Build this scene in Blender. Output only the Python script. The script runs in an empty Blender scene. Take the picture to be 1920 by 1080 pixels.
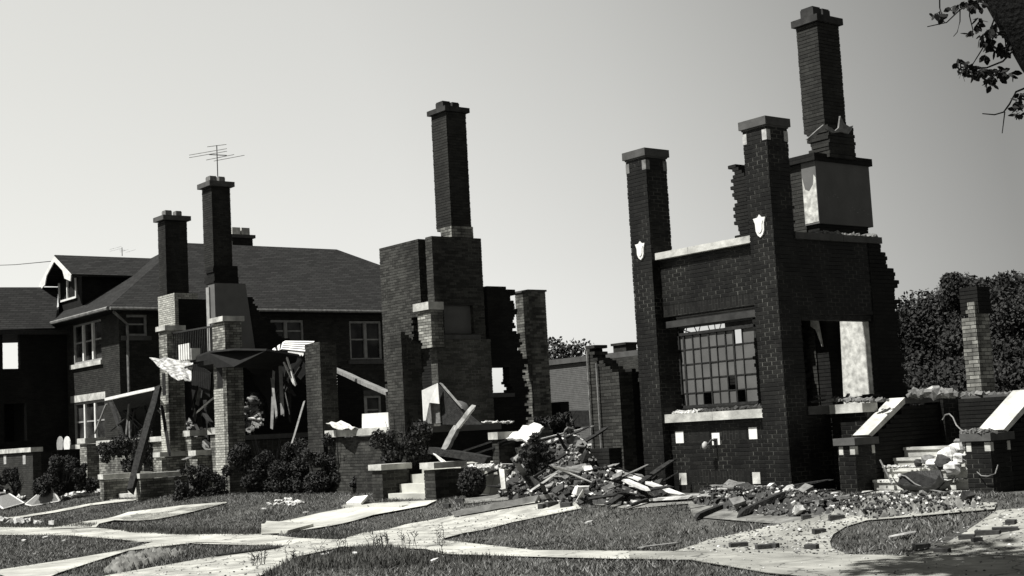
import bpy, bmesh, math, random
import numpy as np
from mathutils import Vector, Matrix
random.seed(7); rng = np.random.default_rng(7)
S = bpy.context.scene; COL = S.collection
# ---------------------------------------------------------------- camera
CZ = 1.75; FL = 2667.0; TH = math.radians(37.9)
PT = math.atan(273*math.cos(.053)/FL); RO = .053
fw = np.array([-math.cos(TH)*math.cos(PT), math.sin(TH)*math.cos(PT), math.sin(PT)])
r0 = np.array([math.sin(TH), math.cos(TH), 0.]); u0 = np.cross(r0, fw)
RV = r0*math.cos(RO)-u0*math.sin(RO); UV = r0*math.sin(RO)+u0*math.cos(RO)
CP = np.array([0, 0, CZ])
cd = bpy.data.cameras.new('camera'); cam = bpy.data.objects.new('camera', cd); COL.objects.link(cam)
cd.sensor_width = 36; cd.lens = 36*FL/1920; cd.clip_end = 3000; cd.clip_start = .1
m = Matrix.Identity(4)
for i in range(3):
    m[i][0] = RV[i]; m[i][1] = UV[i]; m[i][2] = -fw[i]; m[i][3] = CP[i]
cam.matrix_world = m; S.camera = cam
# ---------------------------------------------------------------- world, sun, exposure
SUN = Vector((-.075, -.53, .845)).normalized()
w = bpy.data.worlds.new('World'); S.world = w; w.use_nodes = True
nt = w.node_tree; nt.nodes.clear(); N = nt.nodes.new; L = nt.links.new
out = N('ShaderNodeOutputWorld'); bg = N('ShaderNodeBackground'); sky = N('ShaderNodeTexSky')
sky.sky_type = 'NISHITA'; sky.sun_disc = False
sky.sun_elevation = math.asin(SUN.z); sky.sun_rotation = math.atan2(SUN.x, SUN.y)
sep = N('ShaderNodeSeparateColor'); L(sky.outputs[0], sep.inputs[0])
def wmath(op, a, b, clamp=False):
    n = N('ShaderNodeMath'); n.operation = op; n.use_clamp = clamp
    for i, v in enumerate((a, b)):
        if isinstance(v, (int, float)): n.inputs[i].default_value = v
        else: L(v, n.inputs[i])
    return n.outputs[0]
lum = wmath('ADD', wmath('MULTIPLY', sep.outputs[0], .6), wmath('MULTIPLY', sep.outputs[1], .4))
geo = N('ShaderNodeNewGeometry')
dt = N('ShaderNodeVectorMath'); dt.operation = 'DOT_PRODUCT'; L(geo.outputs['Incoming'], dt.inputs[0]); dt.inputs[1].default_value = (1, 0, 0)
rmp = N('ShaderNodeValToRGB'); L(dt.outputs['Value'], rmp.inputs[0])
e = rmp.color_ramp.elements; e[0].position = 0; e[0].color = (.36, .36, .36, 1); e[1].position = .95; e[1].color = (1.08, 1.08, 1.07, 1)
for p, v in ((.35, .32), (.53, .36), (.62, .57), (.72, .82), (.82, 1.0)):
    q = e.new(p); q.color = (v, v, v, 1)
mx = N('ShaderNodeMix'); mx.data_type = 'RGBA'; mx.blend_type = 'MULTIPLY'; mx.inputs[0].default_value = 1
cmb = N('ShaderNodeCombineColor')
for i, k in enumerate((1.3, 1.3, 1.25)): L(wmath('MULTIPLY', lum, k), cmb.inputs[i])
sz = N('ShaderNodeSeparateXYZ'); L(geo.outputs['Incoming'], sz.inputs[0]); up = wmath('MULTIPLY', sz.outputs[2], -1)
rz_ = N('ShaderNodeValToRGB'); L(up, rz_.inputs[0]); e = rz_.color_ramp.elements; e[0].position = 0; e[0].color = (.5, .5, .5, 1); e[1].position = 1; e[1].color = (.3, .3, .3, 1)
for p, v in ((.12, .66), (.2, .8), (.3, .97), (.45, .7)): q = e.new(p); q.color = (v, v, v, 1)
mz = N('ShaderNodeMix'); mz.data_type = 'RGBA'; mz.blend_type = 'MULTIPLY'; mz.inputs[0].default_value = 1
L(cmb.outputs[0], mx.inputs[6]); L(rmp.outputs[0], mx.inputs[7]); L(mx.outputs[2], mz.inputs[6]); L(rz_.outputs[0], mz.inputs[7]); L(mz.outputs[2], bg.inputs[0])
bg.inputs[1].default_value = .15   # the ramp above is in halves, so this reads as about .15
L(bg.outputs[0], out.inputs[0])
sl = bpy.data.lights.new('sun', 'SUN'); sl.energy = 4.6; sl.angle = math.radians(.53); sl.color = (1, .985, .95)
so = bpy.data.objects.new('sun', sl); COL.objects.link(so); so.rotation_euler = SUN.to_track_quat('Z', 'Y').to_euler(); so.location = (0, 0, 30)
S.view_settings.view_transform = 'Standard'; S.view_settings.look = 'None'
S.view_settings.exposure = 0.75; S.view_settings.gamma = 1

# ---------------------------------------------------------------- photo -> world helpers
def ray(px, py): return fw*FL+RV*(px-960)-UV*(py-540)
def PY(px, py, Y):
    d = ray(px, py); return CP+d*(Y/d[1])
def PX(px, py, X):
    d = ray(px, py); return CP+d*(X/d[0])
def PZ(px, py, Z):
    d = ray(px, py); return CP+d*((Z-CZ)/d[2])
def tz(x, y):
    t = np.clip((y-15)/3.5, 0, 1)
    return .45*t*t*(3-2*t)
def PG(px, py):
    z = 0.
    if PZ(px, py, .45)[1] > 19.3 or PZ(px, py, .45)[1] < 0: return PY(px, py, 19.3)*np.array([1, 1, 0])+np.array([0, 0, .45])
    for _ in range(12):
        p = PZ(px, py, z); z = .5*z+.5*float(tz(p[0], p[1]))
    return p
def proj(P):
    v = P-CP; z = v@fw
    return np.stack([960+FL*(v@RV)/z, 540-FL*(v@UV)/z], -1)
Y0 = 18.98
# ---------------------------------------------------------------- materials
def new_mat(name, rough=.9):
    m = bpy.data.materials.new(name); m.use_nodes = True
    b = m.node_tree.nodes['Principled BSDF']; b.inputs['Roughness'].default_value = rough
    b.inputs['Specular IOR Level'].default_value = .2
    return m, m.node_tree.nodes, m.node_tree.links, b
def grey(v): return (v, v, v*.97, 1)
def pos(n, l):
    return n.new('ShaderNodeNewGeometry').outputs['Position']
def noise_mat(name, lo, hi, scale=6, rough=.9, bump=.3, detail=8, contrast=.2, scale2=None, bdist=.02):
    m, n, l, b = new_mat(name, rough)
    p = pos(n, l); t = n.new('ShaderNodeTexNoise'); t.inputs['Scale'].default_value = scale; t.inputs['Detail'].default_value = detail
    l.new(p, t.inputs[0]); r = n.new('ShaderNodeValToRGB'); l.new(t.outputs[0], r.inputs[0])
    r.color_ramp.elements[0].position = .5-contrast; r.color_ramp.elements[1].position = .5+contrast
    r.color_ramp.elements[0].color = grey(lo); r.color_ramp.elements[1].color = grey(hi)
    c = r.outputs[0]
    if scale2:
        t2 = n.new('ShaderNodeTexNoise'); t2.inputs['Scale'].default_value = scale2; t2.inputs['Detail'].default_value = 4; l.new(p, t2.inputs[0])
        r2 = n.new('ShaderNodeValToRGB'); l.new(t2.outputs[0], r2.inputs[0]); r2.color_ramp.elements[0].position = .35; r2.color_ramp.elements[1].position = .65
        r2.color_ramp.elements[0].color = grey(.55); r2.color_ramp.elements[1].color = grey(1)
        x = n.new('ShaderNodeMix'); x.data_type = 'RGBA'; x.blend_type = 'MULTIPLY'; x.inputs[0].default_value = 1
        l.new(c, x.inputs[6]); l.new(r2.outputs[0], x.inputs[7]); c = x.outputs[2]
    if 'concrete' in name:
        vo = n.new('ShaderNodeTexVoronoi'); vo.feature = 'DISTANCE_TO_EDGE'; vo.inputs['Scale'].default_value = .55
        wn_ = n.new('ShaderNodeTexNoise'); wn_.inputs['Scale'].default_value = 3; l.new(p, wn_.inputs[0])
        vm = n.new('ShaderNodeVectorMath'); vm.operation = 'MULTIPLY_ADD'; l.new(wn_.outputs['Color'], vm.inputs[0]); vm.inputs[1].default_value = (.5, .5, .5); l.new(p, vm.inputs[2]); l.new(vm.outputs[0], vo.inputs[0])
        rr = n.new('ShaderNodeValToRGB'); l.new(vo.outputs[0], rr.inputs[0]); rr.color_ramp.elements[0].position = .004; rr.color_ramp.elements[1].position = .012
        rr.color_ramp.elements[0].color = grey(.25); rr.color_ramp.elements[1].color = grey(1)
        x3 = n.new('ShaderNodeMix'); x3.data_type = 'RGBA'; x3.blend_type = 'MULTIPLY'; x3.inputs[0].default_value = .8
        l.new(c, x3.inputs[6]); l.new(rr.outputs[0], x3.inputs[7]); c = x3.outputs[2]
    l.new(c, b.inputs['Base Color'])
    if bump:
        bp = n.new('ShaderNodeBump'); bp.inputs['Strength'].default_value = bump; bp.inputs['Distance'].default_value = bdist
        t3 = n.new('ShaderNodeTexNoise'); t3.inputs['Scale'].default_value = scale*3; t3.inputs['Detail'].default_value = 6; l.new(p, t3.inputs[0])
        l.new(t3.outputs[0], bp.inputs['Height']); l.new(bp.outputs[0], b.inputs['Normal'])
    return m
def brick_mat(name, c, mort, var=.35, soot=.5, sootscale=.7, soldier=False, mort_lo=.25, rough=.85, grime=0):
    m, n, l, b = new_mat(name, rough)
    g = n.new('ShaderNodeNewGeometry'); sp = n.new('ShaderNodeSeparateXYZ'); l.new(g.outputs['Position'], sp.inputs[0])
    sn = n.new('ShaderNodeSeparateXYZ'); l.new(g.outputs['True Normal'], sn.inputs[0])
    def mt(op, a, bb):
        q = n.new('ShaderNodeMath'); q.operation = op
        for i, v in enumerate((a, bb)):
            if v is None: continue
            if isinstance(v, (int, float)): q.inputs[i].default_value = v
            else: l.new(v, q.inputs[i])
        return q.outputs[0]
    ax = mt('ABSOLUTE', sn.outputs[0], None); sel = mt('GREATER_THAN', ax, .5)
    u = mt('ADD', mt('MULTIPLY', sp.outputs[1], sel), mt('MULTIPLY', sp.outputs[0], mt('SUBTRACT', 1, sel)))
    cb = n.new('ShaderNodeCombineXYZ')
    if soldier: l.new(sp.outputs[2], cb.inputs[0]); l.new(u, cb.inputs[1])
    else: l.new(u, cb.inputs[0]); l.new(sp.outputs[2], cb.inputs[1])
    bt = n.new('ShaderNodeTexBrick'); l.new(cb.outputs[0], bt.inputs[0]); bt.inputs['Scale'].default_value = 1
    bt.inputs['Brick Width'].default_value = .22; bt.inputs['Row Height'].default_value = .075; bt.inputs['Mortar Size'].default_value = .007
    bt.inputs['Mortar Smooth'].default_value = .3; bt.inputs['Bias'].default_value = -.2
    bt.inputs['Color1'].default_value = grey(c*(1-var)); bt.inputs['Color2'].default_value = grey(c*(1+var))
    t = n.new('ShaderNodeTexNoise'); t.inputs['Scale'].default_value = 2.3; t.inputs['Detail'].default_value = 5; l.new(g.outputs['Position'], t.inputs[0])
    r = n.new('ShaderNodeValToRGB'); l.new(t.outputs[0], r.inputs[0]); r.color_ramp.elements[0].position = .42; r.color_ramp.elements[1].position = .66
    r.color_ramp.elements[0].color = grey(mort*mort_lo); r.color_ramp.elements[1].color = grey(mort)
    l.new(r.outputs[0], bt.inputs['Mortar'])
    t2 = n.new('ShaderNodeTexNoise'); t2.inputs['Scale'].default_value = sootscale; t2.inputs['Detail'].default_value = 7; mp = n.new('ShaderNodeMapping'); mp.inputs['Scale'].default_value = (1.6, 1.6, .35); l.new(g.outputs['Position'], mp.inputs[0]); l.new(mp.outputs[0], t2.inputs[0])
    r2 = n.new('ShaderNodeValToRGB'); l.new(t2.outputs[0], r2.inputs[0]); r2.color_ramp.elements[0].position = .38; r2.color_ramp.elements[1].position = .62
    r2.color_ramp.elements[0].color = grey(1-soot); r2.color_ramp.elements[1].color = grey(1)
    x = n.new('ShaderNodeMix'); x.data_type = 'RGBA'; x.blend_type = 'MULTIPLY'; x.inputs[0].default_value = 1
    l.new(bt.outputs[0], x.inputs[6]); l.new(r2.outputs[0], x.inputs[7]); cc = x.outputs[2]
    t3 = n.new('ShaderNodeTexNoise'); t3.inputs['Scale'].default_value = 24; t3.inputs['Detail'].default_value = 3; l.new(g.outputs['Position'], t3.inputs[0])
    r3 = n.new('ShaderNodeValToRGB'); l.new(t3.outputs[0], r3.inputs[0]); r3.color_ramp.elements[0].position = .3; r3.color_ramp.elements[1].position = .75
    r3.color_ramp.elements[0].color = grey(.75); r3.color_ramp.elements[1].color = grey(1.25)
    x2 = n.new('ShaderNodeMix'); x2.data_type = 'RGBA'; x2.blend_type = 'MULTIPLY'; x2.inputs[0].default_value = 1
    l.new(cc, x2.inputs[6]); l.new(r3.outputs[0], x2.inputs[7]); l.new(x2.outputs[2], b.inputs['Base Color'])
    bp = n.new('ShaderNodeBump'); bp.inputs['Strength'].default_value = .5; bp.inputs['Distance'].default_value = .006; bp.invert = True
    l.new(bt.outputs['Fac'], bp.inputs['Height']); l.new(bp.outputs[0], b.inputs['Normal'])
    return m
M = {}
M['brick_dark'] = brick_mat('dark_glazed_brick', .0105, .15, .5, .5, rough=.6, mort_lo=.06)
M['brick_dark_soldier'] = brick_mat('dark_soldier_brick', .011, .04, .35, .3, soldier=True, rough=.6)
M['brick_mid'] = brick_mat('weathered_brown_brick', .05, .12, .45, .45)
M['brick_pale'] = brick_mat('pale_brick', .30, .1, .5, .65, 1.1)
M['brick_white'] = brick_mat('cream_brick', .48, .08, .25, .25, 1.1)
M['brick_mottled'] = brick_mat('mottled_brick', .16, .22, .6, .5, 1.6)
M['brick_tan'] = brick_mat('tan_brick', .11, .24, .35, .3)
M['brick_house'] = brick_mat('brown_house_brick', .036, .06, .3, .2)
M['brick_stack'] = brick_mat('sooty_chimney_brick', .03, .05, .3, .4)
M['brick_char_shade'] = brick_mat('charred_shaded_brick', .013, .02, .3, .4)  # charred walls; on the undamaged house shade is put into this colour
M['block'] = noise_mat('grey_rendered_wall', .075, .13, 5, contrast=.3)
M['smoked'] = noise_mat('smoked_beam', .018, .05, 4)
M['core'] = noise_mat('mortar_core', .02, .05, 8)
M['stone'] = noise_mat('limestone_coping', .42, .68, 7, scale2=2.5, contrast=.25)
M['stone_dark'] = noise_mat('sooty_shaded_stone', .05, .1, 5, contrast=.3)  # sooty caps; on side copings and sills shade is put into this colour
M['tile'] = noise_mat('glazed_white_tile', .62, .78, 9, bump=.1, rough=.5)
M['tile_mid'] = noise_mat('stained_tile', .25, .5, 9, bump=.1)
M['plaster'] = noise_mat('old_plaster', .45, .75, 4, contrast=.3, scale2=8)
M['plaster_dim'] = noise_mat('shaded_grey_plaster', .09, .135, 2.5, contrast=.35)  # grey plaster; on the right chimney block shade is put into this colour
M['concrete'] = noise_mat('sidewalk_concrete', .42, .57, 3, scale2=.9, contrast=.3, bump=.4)
M['concrete_vignette'] = noise_mat('vignette_grey_concrete', .26, .4, 5, scale2=1.1, contrast=.3, bump=.5)  # lens falloff towards the right put into the concrete's colour
M['drive'] = noise_mat('dusty_driveway_concrete', .36, .56, 6, scale2=2.2, contrast=.25, bump=.6)
M['dirt'] = noise_mat('bare_dirt', .10, .27, 5, scale2=2, contrast=.2, bump=1)
M['soil'] = noise_mat('lawn_soil', .05, .13, 9, scale2=.6, contrast=.25, bump=1)
M['asphalt'] = noise_mat('asphalt', .05, .08, 14)
M['grass'] = noise_mat('grass_blades', .05, .155, 2.2, bump=0, contrast=.3, scale2=.45)
M['grass_dry'] = noise_mat('dry_grass_blades', .13, .28, 3, bump=0, contrast=.3)
M['leaf'] = noise_mat('shrub_leaf', .018, .06, 5, bump=0, contrast=.3)
M['leaf_far'] = noise_mat('tree_leaf', .018, .05, .8, bump=0, contrast=.25)
M['leaf_near'] = noise_mat('overhanging_leaf', .01, .02, 7, bump=0)
M['bark'] = noise_mat('bark', .005, .012, 9, bump=1)
M['shingle'] = None
M['wood_pale'] = noise_mat('weathered_board', .4, .66, 6, contrast=.25)
M['wood_mid'] = noise_mat('grey_board', .12, .26, 6, contrast=.25)
M['wood_char'] = noise_mat('charred_timber', .012, .035, 12, bump=1)
M['white_paint'] = noise_mat('white_paint', .55, .75, 6, bump=.1)
M['trim_dim'] = noise_mat('grey_window_trim', .22, .34, 6, bump=.1)
M['metal_sheet'] = noise_mat('crumpled_sheet_metal', .12, .62, 7, rough=.5, contrast=.18, bump=.6)
M['metal_dark'] = noise_mat('dark_iron', .012, .03, 12, rough=.5)
M['metal_grey'] = noise_mat('dull_steel', .1, .25, 8, rough=.45)
M['rub_white'] = noise_mat('white_plaster_lump', .32, .7, 12)
M['rub_mid'] = noise_mat('brick_rubble_lump', .07, .24, 14, contrast=.3)
M['rub_dark'] = noise_mat('sooty_rubble_lump', .02, .07, 14, contrast=.3)
M['screen'] = noise_mat('insect_screen', .1, .2, 30, bump=0)
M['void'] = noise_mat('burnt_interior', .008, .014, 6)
def shingle_mat():
    m, n, l, b = new_mat('asphalt_shingle', .9)
    tc = n.new('ShaderNodeNewGeometry'); sp = n.new('ShaderNodeSeparateXYZ'); l.new(tc.outputs['Position'], sp.inputs[0])
    a = n.new('ShaderNodeMath'); a.operation = 'ADD'; l.new(sp.outputs[0], a.inputs[0]); l.new(sp.outputs[1], a.inputs[1])
    cb = n.new('ShaderNodeCombineXYZ'); l.new(a.outputs[0], cb.inputs[0]); l.new(sp.outputs[2], cb.inputs[1])
    bt = n.new('ShaderNodeTexBrick'); l.new(cb.outputs[0], bt.inputs[0]); bt.inputs['Scale'].default_value = 1
    bt.inputs['Brick Width'].default_value = .35; bt.inputs['Row Height'].default_value = .085; bt.inputs['Mortar Size'].default_value = .012
    bt.inputs['Color1'].default_value = grey(.014); bt.inputs['Color2'].default_value = grey(.029); bt.inputs['Mortar'].default_value = grey(.006)
    l.new(bt.outputs[0], b.inputs['Base Color']); return m
M['shingle'] = shingle_mat()
def glass_mat(name, v, rough=.15):
    m, n, l, b = new_mat(name, rough); b.inputs['Base Color'].default_value = grey(v); b.inputs['Specular IOR Level'].default_value = .35; return m
M['glass'] = noise_mat('dark_window_glass', .006, .05, 1.3, rough=.25, bump=0, contrast=.12)
M['obscure'] = noise_mat('dusty_obscure_glass', .07, .13, 2, rough=.5, bump=.1, contrast=.3)

# ---------------------------------------------------------------- mesh builder
class MB:
    def __init__(s): s.v = []; s.f = []
    def add(s, vs, fs):
        b = len(s.v); s.v += [tuple(map(float, v)) for v in vs]; s.f += [tuple(b+i for i in f) for f in fs]; return s
    def box(s, x0, x1, y0, y1, z0, z1):
        return s.add([(x0, y0, z0), (x1, y0, z0), (x1, y1, z0), (x0, y1, z0), (x0, y0, z1), (x1, y0, z1), (x1, y1, z1), (x0, y1, z1)],
                     [(0, 3, 2, 1), (4, 5, 6, 7), (0, 1, 5, 4), (1, 2, 6, 5), (2, 3, 7, 6), (3, 0, 4, 7)])
    def hexa(s, p): return s.add(p, [(0, 3, 2, 1), (4, 5, 6, 7), (0, 1, 5, 4), (1, 2, 6, 5), (2, 3, 7, 6), (3, 0, 4, 7)])
    def beam(s, a, b, w, h=None, up=(0, 0, 1), taper=1):
        h = h or w; a = Vector(a); b = Vector(b); d = (b-a).normalized(); up = Vector(up)
        r = d.cross(up)
        if r.length < 1e-3: r = d.cross(Vector((1, 0, 0)))
        r.normalize(); q = r.cross(d).normalized()
        p = []
        for c, k in ((a, 1), (b, taper)):
            for i, j in ((-1, -1), (1, -1), (1, 1), (-1, 1)): p.append(c+r*(i*w*k/2)+q*(j*h*k/2))
        return s.add(p, [(0, 1, 2, 3), (7, 6, 5, 4), (0, 4, 5, 1), (1, 5, 6, 2), (2, 6, 7, 3), (3, 7, 4, 0)])
    def tube(s, pts, r, n=6):
        pts = [Vector(p) for p in pts]; rs = r if isinstance(r, (list, tuple)) else [r]*len(pts)
        base = len(s.v)
        for i, p in enumerate(pts):
            d = (pts[min(i+1, len(pts)-1)]-pts[max(i-1, 0)]).normalized()
            a = d.cross(Vector((.13, .27, .95))).normalized(); c = d.cross(a)
            for k in range(n):
                t = 2*math.pi*k/n; s.v.append(tuple(p+a*(rs[i]*math.cos(t))+c*(rs[i]*math.sin(t))))
        for i in range(len(pts)-1):
            for k in range(n):
                k2 = (k+1) % n; s.f.append((base+i*n+k, base+i*n+k2, base+(i+1)*n+k2, base+(i+1)*n+k))
        s.f.append(tuple(base+k for k in range(n))[::-1]); s.f.append(tuple(base+(len(pts)-1)*n+k for k in range(n)))
        return s
    def slab(s, pts, t, nrm=None):
        """a thick plate: outline pts extruded by t against its normal"""
        pts = [Vector(p) for p in pts]
        if nrm is None:
            nrm = Vector((0, 0, 0))
            for i in range(len(pts)): nrm += pts[i].cross(pts[(i+1) % len(pts)])
        nrm = Vector(nrm).normalized(); n = len(pts)
        fs = [tuple(range(n)), tuple(range(2*n-1, n-1, -1))]+[(i, n+i, n+(i+1) % n, (i+1) % n) for i in range(n)]
        return s.add(pts+[p-nrm*t for p in pts], fs)
    def blob(s, c, r, seed=0, rough=.3, seg=(7, 5)):
        rd = random.Random(seed); c = Vector(c); r = Vector(r) if hasattr(r, '__len__') else Vector((r, r, r)); a, b = seg; vs = [c+Vector((0, 0, r.z))]
        for j in range(1, b):
            for i in range(a):
                t = 2*math.pi*i/a; f = math.pi*j/b; k = 1+rd.uniform(-rough, rough)
                vs.append(c+Vector((r.x*math.sin(f)*math.cos(t)*k, r.y*math.sin(f)*math.sin(t)*k, r.z*math.cos(f)*k)))
        vs.append(c-Vector((0, 0, r.z))); fs = [(0, 1+i, 1+(i+1) % a) for i in range(a)]
        for j in range(b-2):
            for i in range(a):
                i2 = (i+1) % a; fs.append((1+j*a+i, 1+(j+1)*a+i, 1+(j+1)*a+i2, 1+j*a+i2))
        o = 1+(b-2)*a; e_ = len(vs)-1
        fs += [(o+i, e_, o+(i+1) % a) for i in range(a)]
        return s.add(vs, fs)
def chunk(s, c, size, rd, rot=None):
    """an angular broken lump: a box with pulled corners"""
    R = (rot or Matrix.Rotation(rd.uniform(0, 6.28), 3, 'Z') @ Matrix.Rotation(rd.uniform(-.6, .6), 3, 'X') @ Matrix.Rotation(rd.uniform(-.6, .6), 3, 'Y'))
    p = []
    for k in (-1, 1):
        for i, j in ((-1, -1), (1, -1), (1, 1), (-1, 1)):
            v = Vector((i*size[0]/2*rd.uniform(.6, 1.1), j*size[1]/2*rd.uniform(.6, 1.1), k*size[2]/2*rd.uniform(.6, 1.1))); p.append(Vector(c)+R @ v)
    s.hexa(p)
def masonry(s, ax, a0, a1, b0, b1, z0, z1, mask=None, holes=(), seed=1, ch=.075, jit=.0035, core=None, cw=.11):
    """courses of brick; a = along, b = through; holes are clean rectangles (a0,a1,z0,z1); mask(a,z) may leave ragged gaps"""
    rd = random.Random(seed); k0 = int(round(z0/ch)); k1 = int(round(z1/ch)); core = core or s
    for k in range(k0, k1):
        za, zb = k*ch, (k+1)*ch; zc = (za+zb)/2
        segs = [(a0, a1)]
        for h in holes:
            if h[2] < zc < h[3]:
                ns = []
                for p, q in segs:
                    if h[1] <= p or h[0] >= q: ns.append((p, q)); continue
                    if h[0] > p: ns.append((p, h[0]))
                    if h[1] < q: ns.append((h[1], q))
                segs = ns
        runs = []
        for p, q in segs:
            if mask is None: runs.append((p, q)); continue
            n = max(1, int(round((q-p)/cw))); off = .5*cw*(k % 2); st = None
            edges = [p]+[p+off+i*cw for i in range(1, n)]+[q]
            for i in range(len(edges)-1):
                c = (edges[i]+edges[i+1])/2
                if mask(c, zc):
                    if st is None: st = edges[i]
                elif st is not None: runs.append((st, edges[i])); st = None
            if st is not None: runs.append((st, edges[-1]))
        for p, q in runs:
            if q-p < .03: continue
            j = rd.uniform(-jit, jit); j2 = rd.uniform(-jit, jit)
            if mask is not None:
                if p > a0+.01: p += rd.choice((0, 0, rd.uniform(-.09, .09)))
                if q < a1-.01: q += rd.choice((0, rd.uniform(-.1, .1), rd.uniform(-.1, .1)))
            B = (p+j, q+j2, b0+j, b1+j2, za+.005, zb-.005); Cc = (p+.008, q-.008, b0+.009, b1-.009, za-.001, zb+.001)
            for t, mb in ((B, s), (Cc, core)):
                if ax == 'x': mb.box(*t)
                else: mb.box(t[2], t[3], t[0], t[1], t[4], t[5])
    return s
# ---------------------------------------------------------------- object helpers
def tag(o, label=None, cat=None, group=None, kind=None):
    if label: o['label'] = label
    if cat: o['category'] = cat
    if group: o['group'] = group
    if kind: o['kind'] = kind
    return o
def thing(name, label, cat, loc=(0, 0, 0), group=None):
    o = bpy.data.objects.new(name, None); COL.objects.link(o); o.location = loc; o.empty_display_size = .3
    return tag(o, label, cat, group)
def wloc(o):
    v = Vector((0, 0, 0))
    while o: v = v+Vector(o.location); o = o.parent
    return v
def build(name, mb, mat, parent=None, smooth=False, loc=None):
    me = bpy.data.meshes.new(name); off = wloc(parent) if parent else Vector((0, 0, 0))
    if loc is not None: off = Vector(loc)
    me.from_pydata([(v[0]-off.x, v[1]-off.y, v[2]-off.z) for v in mb.v], [], mb.f); me.update()
    me.materials.append(M[mat] if isinstance(mat, str) else mat)
    if smooth: me.polygons.foreach_set('use_smooth', [True]*len(me.polygons))
    o = bpy.data.objects.new(name, me); COL.objects.link(o)
    if parent: o.parent = parent
    elif loc is not None: o.location = off
    return o
def np_mesh(name, V, F, mat, parent=None, smooth=False):
    """V (n,3), F (m,k) numpy"""
    off = wloc(parent) if parent else Vector((0, 0, 0)); V = np.asarray(V, dtype=np.float32)-np.array(off, dtype=np.float32)
    me = bpy.data.meshes.new(name); me.vertices.add(len(V)); me.vertices.foreach_set('co', V.ravel())
    k = F.shape[1]; me.loops.add(F.size); me.loops.foreach_set('vertex_index', F.ravel().astype(np.int32))
    me.polygons.add(len(F)); me.polygons.foreach_set('loop_start', np.arange(len(F), dtype=np.int32)*k)
    me.update(); me.validate(); me.materials.append(M[mat] if isinstance(mat, str) else mat)
    o = bpy.data.objects.new(name, me); COL.objects.link(o)
    if parent: o.parent = parent
    return o
def inpoly(P, poly):
    x, y = P[:, 0], P[:, 1]; c = np.zeros(len(P), bool); n = len(poly)
    for i in range(n):
        x1, y1 = poly[i]; x2, y2 = poly[(i+1) % n]
        if y1 == y2: continue
        k = ((y1 > y) != (y2 > y)) & (x < (x2-x1)*(y-y1)/(y2-y1)+x1); c ^= k
    return c
# ================================================================ THE GROUND
def tzn(x, y):
    """terrain with small unevenness"""
    return tz(x, y)
xs = np.concatenate([[-900, -300, -120, -80], np.arange(-66, -4, .5), [0, 20, 60, 200, 900]])
ys = np.concatenate([[-900, -200, -40, -8], np.arange(6.8, 28, .35), [32, 40, 60, 100, 300, 900]])
GX, GY = np.meshgrid(xs, ys); GZ = tz(GX, GY)-.012-.012*np.sin(GX*1.7)*np.cos(GY*2.1)
GZ[GY < 6.9] = -.16
nx, ny = len(xs), len(ys); idx = np.arange(nx*ny).reshape(ny, nx)
F = np.stack([idx[:-1, :-1].ravel(), idx[:-1, 1:].ravel(), idx[1:, 1:].ravel(), idx[1:, :-1].ravel()], 1)
g = np_mesh('ground', np.stack([GX.ravel(), GY.ravel(), GZ.ravel()], 1), F, 'soil'); tag(g, kind='structure')
g = build('street', MB().box(-300, 120, -4, 6.7, -.3, -.14), 'asphalt'); tag(g, kind='structure')
mb = MB(); x = -120.
while x < 20: mb.box(x, x+2.985, 6.7, 6.86, -.4, .0); x += 3
tag(build('kerb', mb, 'concrete'), kind='structure')
def drape(name, poly_px, mat, dz, step=.3, ripple=.0):
    bm = bmesh.new(); vs = [bm.verts.new(tuple(PG(*p))) for p in poly_px]
    xs_ = [v.co.x for v in vs]; ys_ = [v.co.y for v in vs]
    for v in vs: v.co.z = 0
    bm.faces.new(vs); bmesh.ops.triangulate(bm, faces=bm.faces[:])
    y = min(ys_)
    while y < max(ys_):
        y += step; bmesh.ops.bisect_plane(bm, geom=bm.verts[:]+bm.edges[:]+bm.faces[:], plane_co=(0, y, 0), plane_no=(0, 1, 0))
    x = min(xs_)
    while x < max(xs_):
        x += step*3; bmesh.ops.bisect_plane(bm, geom=bm.verts[:]+bm.edges[:]+bm.faces[:], plane_co=(x, 0, 0), plane_no=(1, 0, 0))
    for v in bm.verts: v.co.z = float(tz(v.co.x, v.co.y))+dz
    bm.normal_update()
    for f in bm.faces:
        if f.normal.z < 0: f.normal_flip()
    me = bpy.data.meshes.new(name); bm.to_mesh(me); bm.free(); me.materials.append(M[mat])
    o = bpy.data.objects.new(name, me); COL.objects.link(o); return tag(o, kind='structure')
PAVE = {}
def pave(name, poly, mat, dz):
    drape(name, poly, mat, dz); PAVE[name+str(len(PAVE))] = poly
pave('sidewalk', [(-60, 985), (0, 988), (170, 990), (330, 1003), (490, 1002), (560, 1010), (640, 1013), (740, 1008), (850, 1016), (1000, 1033), (1250, 1035), (1420, 1040), (1560, 1042), (1700, 1044), (1990, 1040),
     (1990, 1130), (1440, 1077), (1300, 1053), (1180, 1050), (980, 1045), (830, 1040), (800, 1031), (640, 1026), (450, 1023), (285, 1018), (130, 1005), (0, 1004), (-60, 1003)], 'concrete', .014)
pave('driveway', [(640, 1013), (680, 1001), (760, 985), (850, 968), (960, 950), (1060, 930), (1090, 955), (1040, 965), (960, 981), (870, 1001), (830, 1012), (850, 1024), (700, 1025), (640, 1028), (560, 1045), (480, 1086), (150, 1095), (200, 1081), (400, 1046), (520, 1031), (560, 1018)], 'drive', .020)
pave('walkway', [(240, 1019), (290, 1014), (450, 1020), (370, 1019), (240, 1035), (110, 1077), (60, 1100), (-20, 1074), (130, 1051), (240, 1032), (288, 1018)], 'concrete', .026)
pave('walkway', [(490, 985), (600, 964), (700, 946), (820, 940), (800, 950), (700, 968), (610, 990), (532, 1002), (490, 1004)], 'concrete', .032)
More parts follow.
